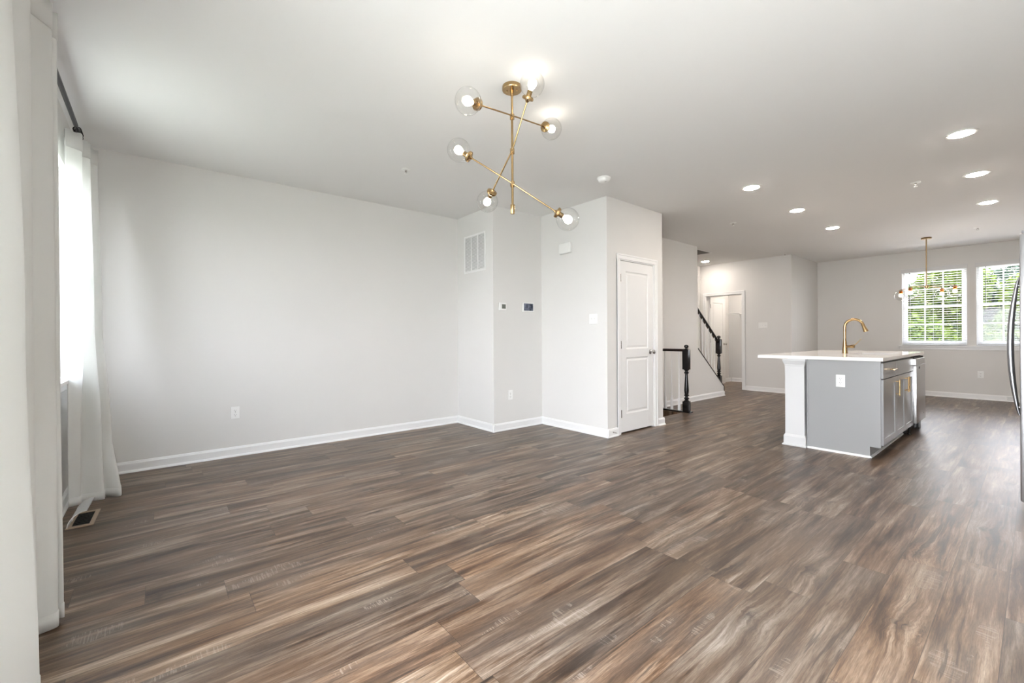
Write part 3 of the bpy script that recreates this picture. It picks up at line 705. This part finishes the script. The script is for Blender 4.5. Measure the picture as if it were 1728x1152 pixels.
th = thing('thermostat', 'small white thermostat with grey display on the wall bump-out', 'thermostat', (X1, 3.280, 1.522)); th.rotation_euler = RX
B((-.055, -.022, -.048), (.055, 0, .048), .006).build('case', 'plastic', th); B((-.018, -.0235, -.026), (.040, -.0215, .028)).build('display', 'lcd', th)
ap = thing('security_panel', 'white wall panel with dark touchscreen right of the thermostat', 'security panel', (X1, 3.700, 1.530)); ap.rotation_euler = RX
B((-.098, -.020, -.062), (.098, 0, .062), .007).build('case', 'plastic', ap); B((-.078, -.0215, -.046), (.078, -.0195, .046)).build('screen', 'screen', ap)
dc = thing('door_chime', 'blank white door chime box high on the closet front wall', 'door chime', (-3.723, Y2, 2.247))
B((-.10, -.045, -.068), (.10, -.006, .068), .022).build('cover', 'plastic', dc, True); B((-.092, -.006, -.060), (.092, 0, .060)).build('back_plate', 'plastic', dc)
bv = thing('baseboard_vent', 'small white vent plate set in the far baseboard by refrigerator', 'vent', (-.27, Y5-.0145, .055))
B((-.075, -.010, -.045), (.075, 0, .038), .003).build('plate', 'plastic', bv)
m = MB()
for k in range(5): m.box((-.06, -.011, -.032+k*.013), (.06, -.0095, -.028+k*.013))
m.build('louvres', 'grille_grey', bv)

# ------------------------------------------------------------------ railings and stairs
def newel_parts(root, x, y, zb, zt, half=.0435, lower=.15, upper=.30):
    """turned newel: square foot, turned middle, square block, mushroom knob"""
    m = MB(); m.box((x-half, y-half, zb), (x+half, y+half, zb+lower), .004); z1 = zt-.075; z0 = z1-upper
    m.box((x-half, y-half, z0), (x+half, y+half, z1), .005)
    m.frustum((x-half+.004, y-half+.004, z1), (x+half-.004, y+half-.004, z1), (x-.022, y-.022, z1+.012), (x+.022, y+.022, z1+.012))
    L_ = z0-(zb+lower); zz = zb+lower
    prof = [(0, .036), (.012, .040), (.03, .030), (.05, .022), (.075, .036), (.10, .038), (.125, .022), (.15, .020), (.175, .036), (.195, .038), (.215, .026), (.26, .030), (.34, .034), (.55, .028), (.78, .021), (.86, .019), (.885, .034), (.91, .036), (.93, .022), (.955, .022), (.985, .036), (1, .040)]
    m.lathe([(h_*L_, r_) for h_, r_ in prof], (x, y, zz), n=28)
    m.lathe([(0, .020), (.010, .018), (.018, .020), (.022, .030), (.034, .033), (.050, .031), (.060, .018), (.0635, .002)], (x, y, z1+.010), n=24)
    return m.build('newel_post', 'black_wood', root, True)
rl = thing('stair_guard_railing', 'short black railing with newel post and white balusters beside the closet', 'railing', (-3.353, 6.15, 0))
newel_parts(rl, 0, 0, .018, 1.02)
m = MB(); m.box((X3+3.353+.03, -.05, 0), (.075, .05, .018), .003); m.build('plinth', 'black_wood', rl)
m = MB(); m.prism([(X3+3.353+.005, a_, z) for a_, z in ((-.020, .915), (.020, .915), (.028, .925), (.030, .940), (.018, .954), (-.018, .954), (-.030, .940), (-.028, .925))], (-3.353-X3-.048, 0, 0)); m.build('handrail', 'espresso', rl)
for x_ in (-.352, -.240, -.118):
    m = MB(); m.box((x_-.016, -.016, .018), (x_+.016, .016, .20), .002); m.lathe([(.20, .014), (.21, .010), (.225, .013), (.25, .009), (.60, .0075), (.915, .0065)], (x_, 0, 0), n=12)
    m.build('baluster', 'trim', rl, True)
sr = thing('stair_handrail', 'sloping black handrail with newel and white balusters up the hall stairs', 'railing', (X3-.06, CAP1[0]-.075, 0))
sx_, sy_ = sr.location.x, sr.location.y
slope = (CAP0[1]-CAP1[1])/(CAP0[0]-CAP1[0])
def capz(y): return CAP1[1]+(y-CAP1[0])*slope
newel_parts(sr, 0, 0, capz(sy_)+.02-.03, 1.155, .0435, .17, .27)
def sl_prism(y0, y1, zoff0, prof, x=0):
    m = MB(); z0, z1 = capz(y0)+zoff0, capz(y1)+zoff0
    m.prism([(x+a_, y0-sy_, z0+b_) for a_, b_ in prof], (0, y1-y0, z1-z0)); return m
sl_prism(CAP1[0]+.004, CAP0[0], 0, [(-.068, .001), (.068, .001), (.068, .018), (-.068, .018)]).build('stair_cap', 'black_wood', sr)
m = MB(); m.box((.0605, CAP1[0]-sy_-.012, 0), (.064, CAP1[0]-sy_+.004, CAP1[1])); m.box((-.064, CAP1[0]-sy_+.001, 0), (.064, CAP1[0]-sy_+.012, CAP1[1]+.012)); m.build('end_trim', 'black_wood', sr)
RO = .755
sl_prism(sy_-.04, CAP0[0], RO, [(-.030, .020), (-.022, .005), (.022, .005), (.030, .020), (.030, .038), (.018, .055), (-.018, .055), (-.030, .038)]).build('handrail', 'black_wood', sr)
ys = [7.502, 7.59, 7.719, 7.854, 7.975, 8.095, 8.215, 8.30]
ys = [7.50+i*.117 for i in range(7)]
for y_ in ys:
    z0 = capz(y_)+.012; z1 = capz(y_)+RO+.004
    m = MB(); m.box((-.015, y_-sy_-.015, z0), (.015, y_-sy_+.015, z0+.10)); m.lathe([(.10, .013), (.11, .010), (.13, .012), (.15, .008), (z1-z0, .0065)], (0, y_-sy_, z0), n=12); m.build('baluster', 'trim', sr, True)
    B((-.013, y_-sy_+.012, capz(y_+.03)+RO-.022), (.013, y_-sy_+.062, capz(y_+.03)+RO+.012)).build('rail_block', 'black_wood', sr)
up = thing('staircase', 'hall stairs going up behind the stair wall and black handrail', 'stairs', (X3-.12, CAP1[0]-.02, 0))
for k in range(9):
    wd = XH-(X3-.12)+.004; y_ = -.257*k
    B((wd, y_-.257, max(0, .188*k-.1)), (-.003, y_, .188*(k+1)-.025)).build('riser', 'trim', up)
    B((wd, y_-.257, .188*(k+1)-.025), (-.003, y_+.025, .188*(k+1)), .006).build('tread', 'carpet', up)

# wire shelf in the pantry past the hall door
ws = thing('closet_shelf', 'white wire closet shelf in the small room past the hall', 'shelf', (XH+.002, Y5-.002, 1.70))
m = MB()
for k in range(13): m.cyl((.0, -.012-k*.025, .006), (1.6, -.012-k*.025, .006), .0018, n=6)
for y_, z_ in ((-.010, 0), (-.16, 0), (-.318, .004), (-.318, -.028)): m.cyl((0, y_, z_), (1.6, y_, z_), .0035, n=8)
for k in range(9): m.cyl((.01+k*.195, -.318, -.028), (.01+k*.195, -.318, .004), .0025, n=6)
m.build('wire_deck', 'plastic', ws)
m = MB(); m.box((.28, -.26, -.022), (.30, -.019, -.002)); m.box((.28, -.04, -.30), (.30, -.019, -.022)); m.prism([(.284, -.035, -.29), (.284, -.025, -.29), (.284, -.24, -.022), (.284, -.255, -.022)], (.012, 0, 0)); m.build('bracket', 'plastic', ws)

# ------------------------------------------------------------------ kitchen island
ZC = .905; XF = -.92; XB = -1.50; YA = 5.14
Y_A, Y_B, Y_D, Y_E = YA+.02, 5.742, 6.655, 7.265
def shaker(root, nm, y0, y1, z0, z1, x=XF):
    st = .055; m = MB(); t = .020
    m.box((x, y0, z0), (x+t, y0+st, z1), .0012); m.box((x, y1-st, z0), (x+t, y1, z1), .0012); m.box((x, y0+st, z0), (x+t, y1-st, z0+st), .0012); m.box((x, y0+st, z1-st), (x+t, y1-st, z1), .0012)
    m.box((x, y0+st-.003, z0+st-.003), (x+t-.009, y1-st+.003, z1-st+.003)); return m.build(nm, 'cabinet', root)
def slab(root, nm, y0, y1, z0, z1, x=XF):
    m = MB(); m.box((x, y0, z0), (x+.020, y1, z1), .002); return m.build(nm, 'cabinet', root)
def pull(parent, y, z, vertical, ln=.13, x=XF+.020):
    m = MB(); h_ = ln/2
    if vertical:
        m.cyl((x+.030, y, z-h_), (x+.030, y, z+h_), .006, n=12)
        for s_ in (-1, 1): m.cyl((x-.001, y, z+s_*h_*.78), (x+.030, y, z+s_*h_*.78), .0045, n=10)
    else:
        m.cyl((x+.030, y-h_, z), (x+.030, y+h_, z), .006, n=12)
        for s_ in (-1, 1): m.cyl((x-.001, y+s_*h_*.78, z), (x+.030, y+s_*h_*.78, z), .0045, n=10)
    return m.build('pull_handle', 'brass', parent, True)
def carcass(root, y0, y1, depth_back, sink=False):
    m = MB()
    m.box((depth_back, y0, .10), (XF-.001, y1, ZC-(.26 if sink else 0)))
    if sink:
        m.box((XF-.03, y0, ZC-.26), (XF-.001, y1, ZC)); m.box((depth_back, y0, ZC-.26), (depth_back+.04, y1, ZC)); m.box((depth_back, y0, ZC-.26), (XF-.001, y0+.02, ZC)); m.box((depth_back, y1-.02, ZC-.26), (XF-.001, y1, ZC))
    m.build('cabinet_box', 'cabinet_gap', root)
    B((depth_back, y0, 0), (XF-.075, y1, .0995)).build('toe_kick', 'cabinet', root)
c1 = thing('base_cabinet', 'grey island cabinet with one drawer over one door, nearest the living room', 'cabinet', (0, 0, 0))
carcass(c1, Y_A, Y_B, XB+.02)
slab(c1, 'drawer', Y_A+.006, Y_B-.004, .740, .885); pull(c1.children[-1], (Y_A+Y_B)/2+.06, .815, False)
shaker(c1, 'door', Y_A+.006, Y_B-.004, .125, .732); pull(c1.children[-1], Y_B-.035, .62, True, .16)
c2 = thing('sink_cabinet', 'grey island sink cabinet with false drawer front over two doors', 'cabinet', (0, 0, 0))
carcass(c2, Y_B, Y_D, XB+.02, True)
slab(c2, 'false_drawer_front', Y_B+.004, Y_D-.004, .740, .885)
ym = (Y_B+Y_D)/2
shaker(c2, 'door', Y_B+.004, ym-.002, .125, .732); pull(c2.children[-1], ym-.035, .62, True, .16)
shaker(c2, 'door', ym+.002, Y_D-.004, .125, .732); pull(c2.children[-1], ym+.035, .62, True, .16)
ep = thing('island_end_panel', 'flat grey end panel of the island facing the living room', 'cabinet panel', (0, 0, 0))
m = MB(); m.prism([(XB, YA, 0), (XF-.075, YA, 0), (XF-.075, YA, .105), (XF+.004, YA, .105), (XF+.004, YA, ZC), (XB, YA, ZC)], (0, .0195, 0)); m.build('panel', 'cabinet', ep)
m = MB(); m.prism([(XB+.002, YA, 0), (XB+.002, YA-.014, 0), (XB+.002, YA-.011, .012), (XB+.002, YA, .018)], (XF-.075-XB-.002, 0, 0)); m.build('shoe_moulding', 'trim', ep)
m = MB(); m.box((XB, YA-.007, 0.019), (XB+.010, YA, ZC), .001); m.build('corner_bead', 'cabinet', ep)
sk = thing('toe_kick_moulding', 'thin white shoe moulding along the island toe kick', 'moulding', (XF-.075, YA, 0))
MB().prism([(0, -.0, 0), (.014, -.0, 0), (.012, -.0, .011), (0, -.0, .016)], (0, Y_D-YA, 0)).build('moulding_strip', 'trim', sk)
# dishwasher
dw = thing('dishwasher', 'stainless steel dishwasher at the far end of the island', 'dishwasher', (0, 0, 0))
y0, y1 = Y_D+.006, Y_E-.006
B((XB+.06, y0, .10), (XF+.005, y1, ZC-.012)).build('tub', 'dark', dw)
m = MB(); m.box((XF+.006, y0, .135), (XF+.050, y1, .795), .006); m.build('door_panel', 'steel', dw, True)
m = MB(); m.box((XF+.006, y0, .800), (XF+.046, y1, .872), .004); m.build('control_strip', 'steel', dw)
m = MB(); m.box((XF-.02, y0, .874), (XF+.030, y1, .890)); m.build('control_top', 'dark', dw)
m = MB(); m.box((XF+.0500, ym+.60, .755), (XF+.0515, ym+.66, .780), .0005); m.build('badge', 'dark', dw)
m = MB(); m.cyl((XF+.0500, y0+.45, .215), (XF+.0515, y0+.45, .215), .006, n=14); m.build('logo_dot', 'dark', dw)
m = MB(); m.box((XB+.06, y0, .012), (XF-.05, y1, .0995)); m.build('kick_plate', 'dark', dw)
for y_ in (y0+.04, y1-.04):
    m = MB(); m.cyl((XF-.02, y_, 0), (XF-.02, y_, .0995), .010, n=12); m.cyl((XF-.02, y_, 0), (XF-.02, y_, .010), .020, n=12); m.build('foot', 'black_metal', dw)
fe = thing('island_far_panel', 'grey panel closing the far end of the island past the dishwasher', 'cabinet panel', (0, 0, 0))
B((XB, Y_E, 0), (XF+.004, Y_E+.02, ZC)).build('panel', 'cabinet', fe)
bk = thing('island_back_panel', 'grey panel along the seating side of the island', 'cabinet panel', (0, 0, 0))
B((XB, YA+.0205, 0), (XB+.018, Y_E-.001, ZC)).build('panel', 'cabinet', bk)
# columns
def column(y0, y1, label):
    t = thing('island_column', label, 'column', ((-1.69-1.515)/2, (y0+y1)/2, 0), 0, 'white columns under the counter overhang'); hx, hy = .0875, (y1-y0)/2
    B((-hx, -hy, 0), (hx, hy, ZC)).build('shaft', 'column', t)
    m = MB()
    m.box((-hx-.013, -hy-.013, 0.0), (hx+.013, hy+.0, .098), .002); m.frustum((-hx-.013, -hy-.013, .098), (hx+.013, hy, .098), (-hx-.003, -hy-.003, .118), (hx+.003, hy, .118)); m.box((-hx-.026, -hy-.026, 0), (hx+.020, hy, .016), .004)
    m.build('base_moulding', 'column', t)
    m = MB(); m.box((-hx-.004, -hy-.004, ZC-.075), (hx+.004, hy, ZC-.060), .002); m.frustum((-hx-.004, -hy-.004, ZC-.060), (hx+.004, hy, ZC-.060), (-hx-.022, -hy-.022, ZC-.018), (hx+.016, hy, ZC-.018)); m.box((-hx-.022, -hy-.022, ZC-.018), (hx+.016, hy, ZC-.0005), .001)
    m.build('capital', 'column', t); return t
column(5.115, 5.290, 'white square column under the near corner of the counter overhang')
column(7.10, 7.275, 'white square column under the far corner of the counter overhang')
# countertop with sink cut-out
CX0, CX1, CY0, CY1, CZ0, CZ1 = -1.945, -.888, 5.085, 7.33, .906, .938
SX0, SX1, SY0, SY1 = -1.34, -.98, 5.85, 6.56
ct = MB(); ct.box((CX0, CY0, CZ0), (SX0, CY1, CZ1)); ct.box((SX1, CY0, CZ0), (CX1, CY1, CZ1)); ct.box((SX0, CY0, CZ0), (SX1, SY0, CZ1)); ct.box((SX0, SY1, CZ0), (SX1, CY1, CZ1))
tag(ct.build('countertop', 'quartz'), 'white quartz island countertop with sink cut-out and seating overhang', 'countertop')
sk = thing('kitchen_sink', 'stainless undermount sink sunk in the island countertop', 'sink', ((SX0+SX1)/2, (SY0+SY1)/2, .70))
m = MB(); a_, b_ = (SX1-SX0)/2+.008, (SY1-SY0)/2+.008; zt = CZ0-.70-.001
for p, q in (((-a_-.004, -b_-.004, 0), (-a_, b_+.004, zt)), ((a_, -b_-.004, 0), (a_+.004, b_+.004, zt)), ((-a_, -b_-.004, 0), (a_, -b_, zt)), ((-a_, b_, 0), (a_, b_+.004, zt)), ((-a_, -b_, 0), (a_, b_, .004))): m.box(p, q)
m.build('basin', 'steel', sk)
MB().lathe([(.004, .045), (.006, .045), (.006, .035), (.005, 0)], n=24, caps=False).build('drain', 'chrome', sk, True)
# faucet
fc = thing('faucet', 'brushed gold gooseneck kitchen faucet on the island counter', 'faucet', (-1.425, 6.20, CZ1))
m = MB(); m.lathe([(0, .030), (.004, .030), (.006, .027), (.06, .0235), (.12, .019), (.17, .0135), (.20, .0125)], n=24); m.build('body', 'brass', fc, True)
pts = [(0, 0, .19), (0, 0, .27)]+[(.086-.086*math.cos(a), 0, .305+.086*math.sin(a)) for a in [PI*i/18 for i in range(0, 16)]]
m = MB(); m.tube(pts, .0140, 16); m.build('spout', 'brass', fc, True)
e = Vector(pts[-1]); dr = (e-Vector(pts[-2])).normalized()
m = MB(); m.lathe([(-.004, .0135), (.0, .015), (.05, .017), (.095, .024), (.105, .024), (.107, .018)], e, dr+Vector((.02, 0, -.8)), 20); sh = m.build('spray_head', 'brass', fc, True)
m = MB(); hd = Vector((.85, -.25, .06)).normalized(); m.lathe([(.01, .014), (.05, .015), (.075, .019), (.095, .019), (.098, .015)], (0, 0, .075), hd, 20); hb = m.build('valve', 'brass', fc, True)
m = MB(); p0 = Vector((0, 0, .075))+hd*.085; m.tube([p0, p0+Vector((.03, 0, .03)), p0+Vector((.075, 0, .085))], [.004, .0035, .003], 10); m.build('lever', 'brass', hb, True)
# outlet in the island end panel
io = duplex((-1.217, YA, .703), (0, 0, 0), 'white outlet in the grey island end panel')

# ------------------------------------------------------------------ refrigerator
fr = thing('refrigerator', 'stainless steel refrigerator with curved handles at right edge of photo', 'refrigerator', (0, 0, 0))
fx0, fy0, fy1 = -.068, 4.10, 5.01
B((fx0+.075, fy0, .05), (XR-.03, fy1, 1.775), .004).build('cabinet_body', 'fridge_side', fr)
for a_, b_ in ((fy0, 4.50), (4.506, fy1)):
    do = B((fx0, a_, .115), (fx0+.070, b_, 1.765), .010).build('door', 'fridge_steel', fr, True)
    yh = 4.478 if a_ == fy0 else 4.526
    pts = []; n_ = 24
    for i in range(n_+1):
        t = i/n_; z = .60+(1.53-.60)*t; pts.append((fx0-.008-.040*math.sin(PI*t)**.8, yh, z))
    rr = [.005+.011*math.sin(PI*i/n_)**.6 for i in range(n_+1)]
    m = MB(); m.tube(pts, rr, 14)
    for t in (.06, .94): z = .60+.93*t; m.cyl((fx0+.002, yh, z), (fx0-.022, yh, z), .007, n=10)
    m.build('handle', 'dark_steel', do, True)
B((fx0+.03, fy0+.01, .012), (fx0+.10, fy1-.01, .105)).build('kick_grille', 'dark', fr)
B((fx0+.02, fy0+.002, .100), (fx0+.08, fy1-.002, .113)).build('bottom_trim', 'steel', fr)
for x_ in (fx0+.12, XR-.1):
    for y_ in (fy0+.05, fy1-.05): MB().cyl((x_, y_, 0), (x_, y_, .05), .018, n=12).build('leveling_foot', 'dark', fr)
B((fx0+.01, fy0+.02, 1.767), (fx0+.09, fy0+.07, 1.785), .003).build('hinge_cover', 'fridge_side', fr)

# ------------------------------------------------------------------ outdoors
gz = -2.6
tag(B((-60, Y5+.3, gz-.2), (60, 90, gz)).build('lawn', 'grass'), 'green lawn behind the house, seen through the dining windows', 'lawn', kind='stuff')
tag(B((-60, -60, gz-.2), (60, Y5+.29, gz-.001)).build('yard', 'grass'), 'grassy ground around the house', 'ground', kind='structure')
def tree(x, y, top, wid, leaf, label, n=5200, sz=.075, seed=0, dense=1.9, grp='trees beyond the dining windows'):
    rnd = random.Random(seed); t = thing('tree', label, 'tree', (x, y, gz), 0, grp); h = top-gz
    m = MB(); pts = [(0, 0, 0)]
    for i in range(1, 7): pts.append((rnd.uniform(-.12, .12)*i*.5, rnd.uniform(-.12, .12)*i*.5, h*.9*i/6))
    m.tube(pts, [.13*(1-i/7.5) for i in range(7)], 9); m.build('trunk', 'bark', t, True)
    blobs = []
    for k in range(9):
        i = rnd.choice((2, 3, 4, 5)); p = Vector(pts[i]); a = rnd.uniform(0, 6.28); L_ = wid*rnd.uniform(.35, .62)
        q = p+Vector((math.cos(a)*L_, math.sin(a)*L_, L_*rnd.uniform(.2, .8)))
        mid = (p+q)/2+Vector((0, 0, -.1))
        b_ = MB(); b_.tube([p, mid, q], [.05, .03, .012], 7); b_.build('branch', 'bark', t, True); blobs.append((q, wid*rnd.uniform(.28, .45)))
    for k in range(8):
        z = h*rnd.uniform(.22, .98); blobs.append((Vector((rnd.uniform(-.5, .5)*wid*.7, rnd.uniform(-.5, .5)*wid*.7, z)), wid*rnd.uniform(.25, .45)))
    verts, faces = [], []
    for _ in range(int(n*dense)):
        c, r_ = rnd.choice(blobs); d = Vector((rnd.gauss(0, 1), rnd.gauss(0, 1), rnd.gauss(0, 1))).normalized(); p = c+d*r_*rnd.uniform(.35, 1.0)**.6
        if p.z > h*1.04: p.z = h*1.04-rnd.random()*.3
        u = Vector((rnd.gauss(0, 1), rnd.gauss(0, 1), rnd.gauss(0, .6))).normalized(); v = u.orthogonal().normalized(); v.rotate(Matrix.Rotation(rnd.uniform(0, 6.28), 3, u))
        s_ = sz*rnd.uniform(.6, 1.5); i0 = len(verts); k_ = u.cross(v)*s_*.18
        verts += [p-u*s_, p+v*s_*.55+k_, p+u*s_, p-v*s_*.55+k_]; faces.append((i0, i0+1, i0+2, i0+3))
    me = bpy.data.meshes.new('foliage'); me.from_pydata([tuple(v) for v in verts], [], faces); me.materials.append(M[leaf]); o = bpy.data.objects.new('foliage', me); col.objects.link(o); o.parent = t
    return t
tree(-3.2, 19.5, 3.75, 2.6, 'leaf_bright', 'bright green leafy tree with visible branches outside the left dining window', 12000, .085, 11)
tree(-1.5, 21.0, 3.3, 2.3, 'leaf_bright', 'yellow-green young tree behind the mullion between the dining windows', 6500, .08, 12)
tree(.4, 22.5, 2.9, 2.2, 'leaf_bright', 'yellow-green bushy tree outside the right dining window', 6500, .08, 13)
tree(-5.6, 21.5, 4.6, 2.8, 'leaf_mid', 'mid-green tree farthest left outside the dining windows', 6500, .09, 14)
tree(-4.0, 26.0, 3.4, 3.4, 'leaf_mid', 'mid-green tree behind the bright leafy tree', 8000, .10, 15)
tree(-1.3, 30.0, 3.7, 3.2, 'leaf_dark', 'dark green tree rising behind the yellow-green trees', 8000, .11, 16)
tree(1.6, 31.0, 4.4, 3.6, 'leaf_dark', 'dark green tree on the right of the window view', 8000, .11, 17)
tree(-7.5, 30.0, 5.2, 3.8, 'leaf_mid', 'tall mid-green tree in the left background', 7000, .12, 18)
tree(4.6, 27.0, 4.2, 3.2, 'leaf_mid', 'mid-green tree beyond the right edge of the window view', 6000, .10, 19)
for k, (x, y, tp) in enumerate(((-15, 44, 7.5), (-10.5, 46, 6.6), (-6.6, 43, 4.6), (-3.2, 45, 4.0), (.2, 44, 4.0), (3.6, 46, 6.2), (7.4, 44, 6.8))):
    tree(x, y, tp, 5.2, 'leaf_dark', ('darkest', 'tall dark', 'broad dark', 'round dark', 'low dark', 'wide dark', 'rightmost dark')[k]+' distant tree in the wooded line '+('at the far left', 'left of the window view', 'behind the left dining window', 'behind the gap between the windows', 'behind the right dining window', 'right of the window view', 'at the far right')[k], 8000, .17, 70+k, 1.6, 'distant tree line')
for k, (x, y) in enumerate(((-6.2, 17.5), (-4.4, 17.0), (-2.6, 17.6), (-.9, 17.1), (.9, 17.6), (2.7, 17.3))):
    rnd = random.Random(50+k); s = thing('shrub', ('bright green shrub at the foot of the trees, farthest left', 'bright green shrub at the foot of the trees, second from left', 'bright green shrub low in the left dining window', 'bright green shrub low between the dining windows', 'bright green shrub low in the right dining window', 'bright green shrub at the foot of the trees, farthest right')[k], 'shrub', (x, y, gz), 0, 'shrubs below the trees')
    verts, faces = [], []
    for _ in range(7000):
        p = Vector((rnd.gauss(0, .5), rnd.gauss(0, .45), 0)); p.z = abs(rnd.gauss(0, 1))*1.5*math.exp(-(p.x**2)/1.6); p.z = max(.15, min(p.z, 3.1+rnd.random()*.35))
        p.x *= 1.25
        u = Vector((rnd.gauss(0, 1), rnd.gauss(0, 1), rnd.gauss(0, .6))).normalized(); v = u.orthogonal().normalized(); s_ = .075*rnd.uniform(.6, 1.5); i0 = len(verts)
        verts += [p-u*s_, p+v*s_*.55, p+u*s_, p-v*s_*.55]; faces.append((i0, i0+1, i0+2, i0+3))
    me = bpy.data.meshes.new('foliage'); me.from_pydata([tuple(v) for v in verts], [], faces); me.materials.append(M['leaf_bright' if k % 2 else 'leaf_mid']); o = bpy.data.objects.new('foliage', me); col.objects.link(o); o.parent = s
    st_ = MB()
    for j in range(5): st_.tube([(0, 0, 0), (rnd.uniform(-.3, .3), rnd.uniform(-.3, .3), 1.2), (rnd.uniform(-.6, .6), rnd.uniform(-.5, .5), 2.4)], [.03, .02, .008], 6)
    st_.build('stems', 'bark', s, True)
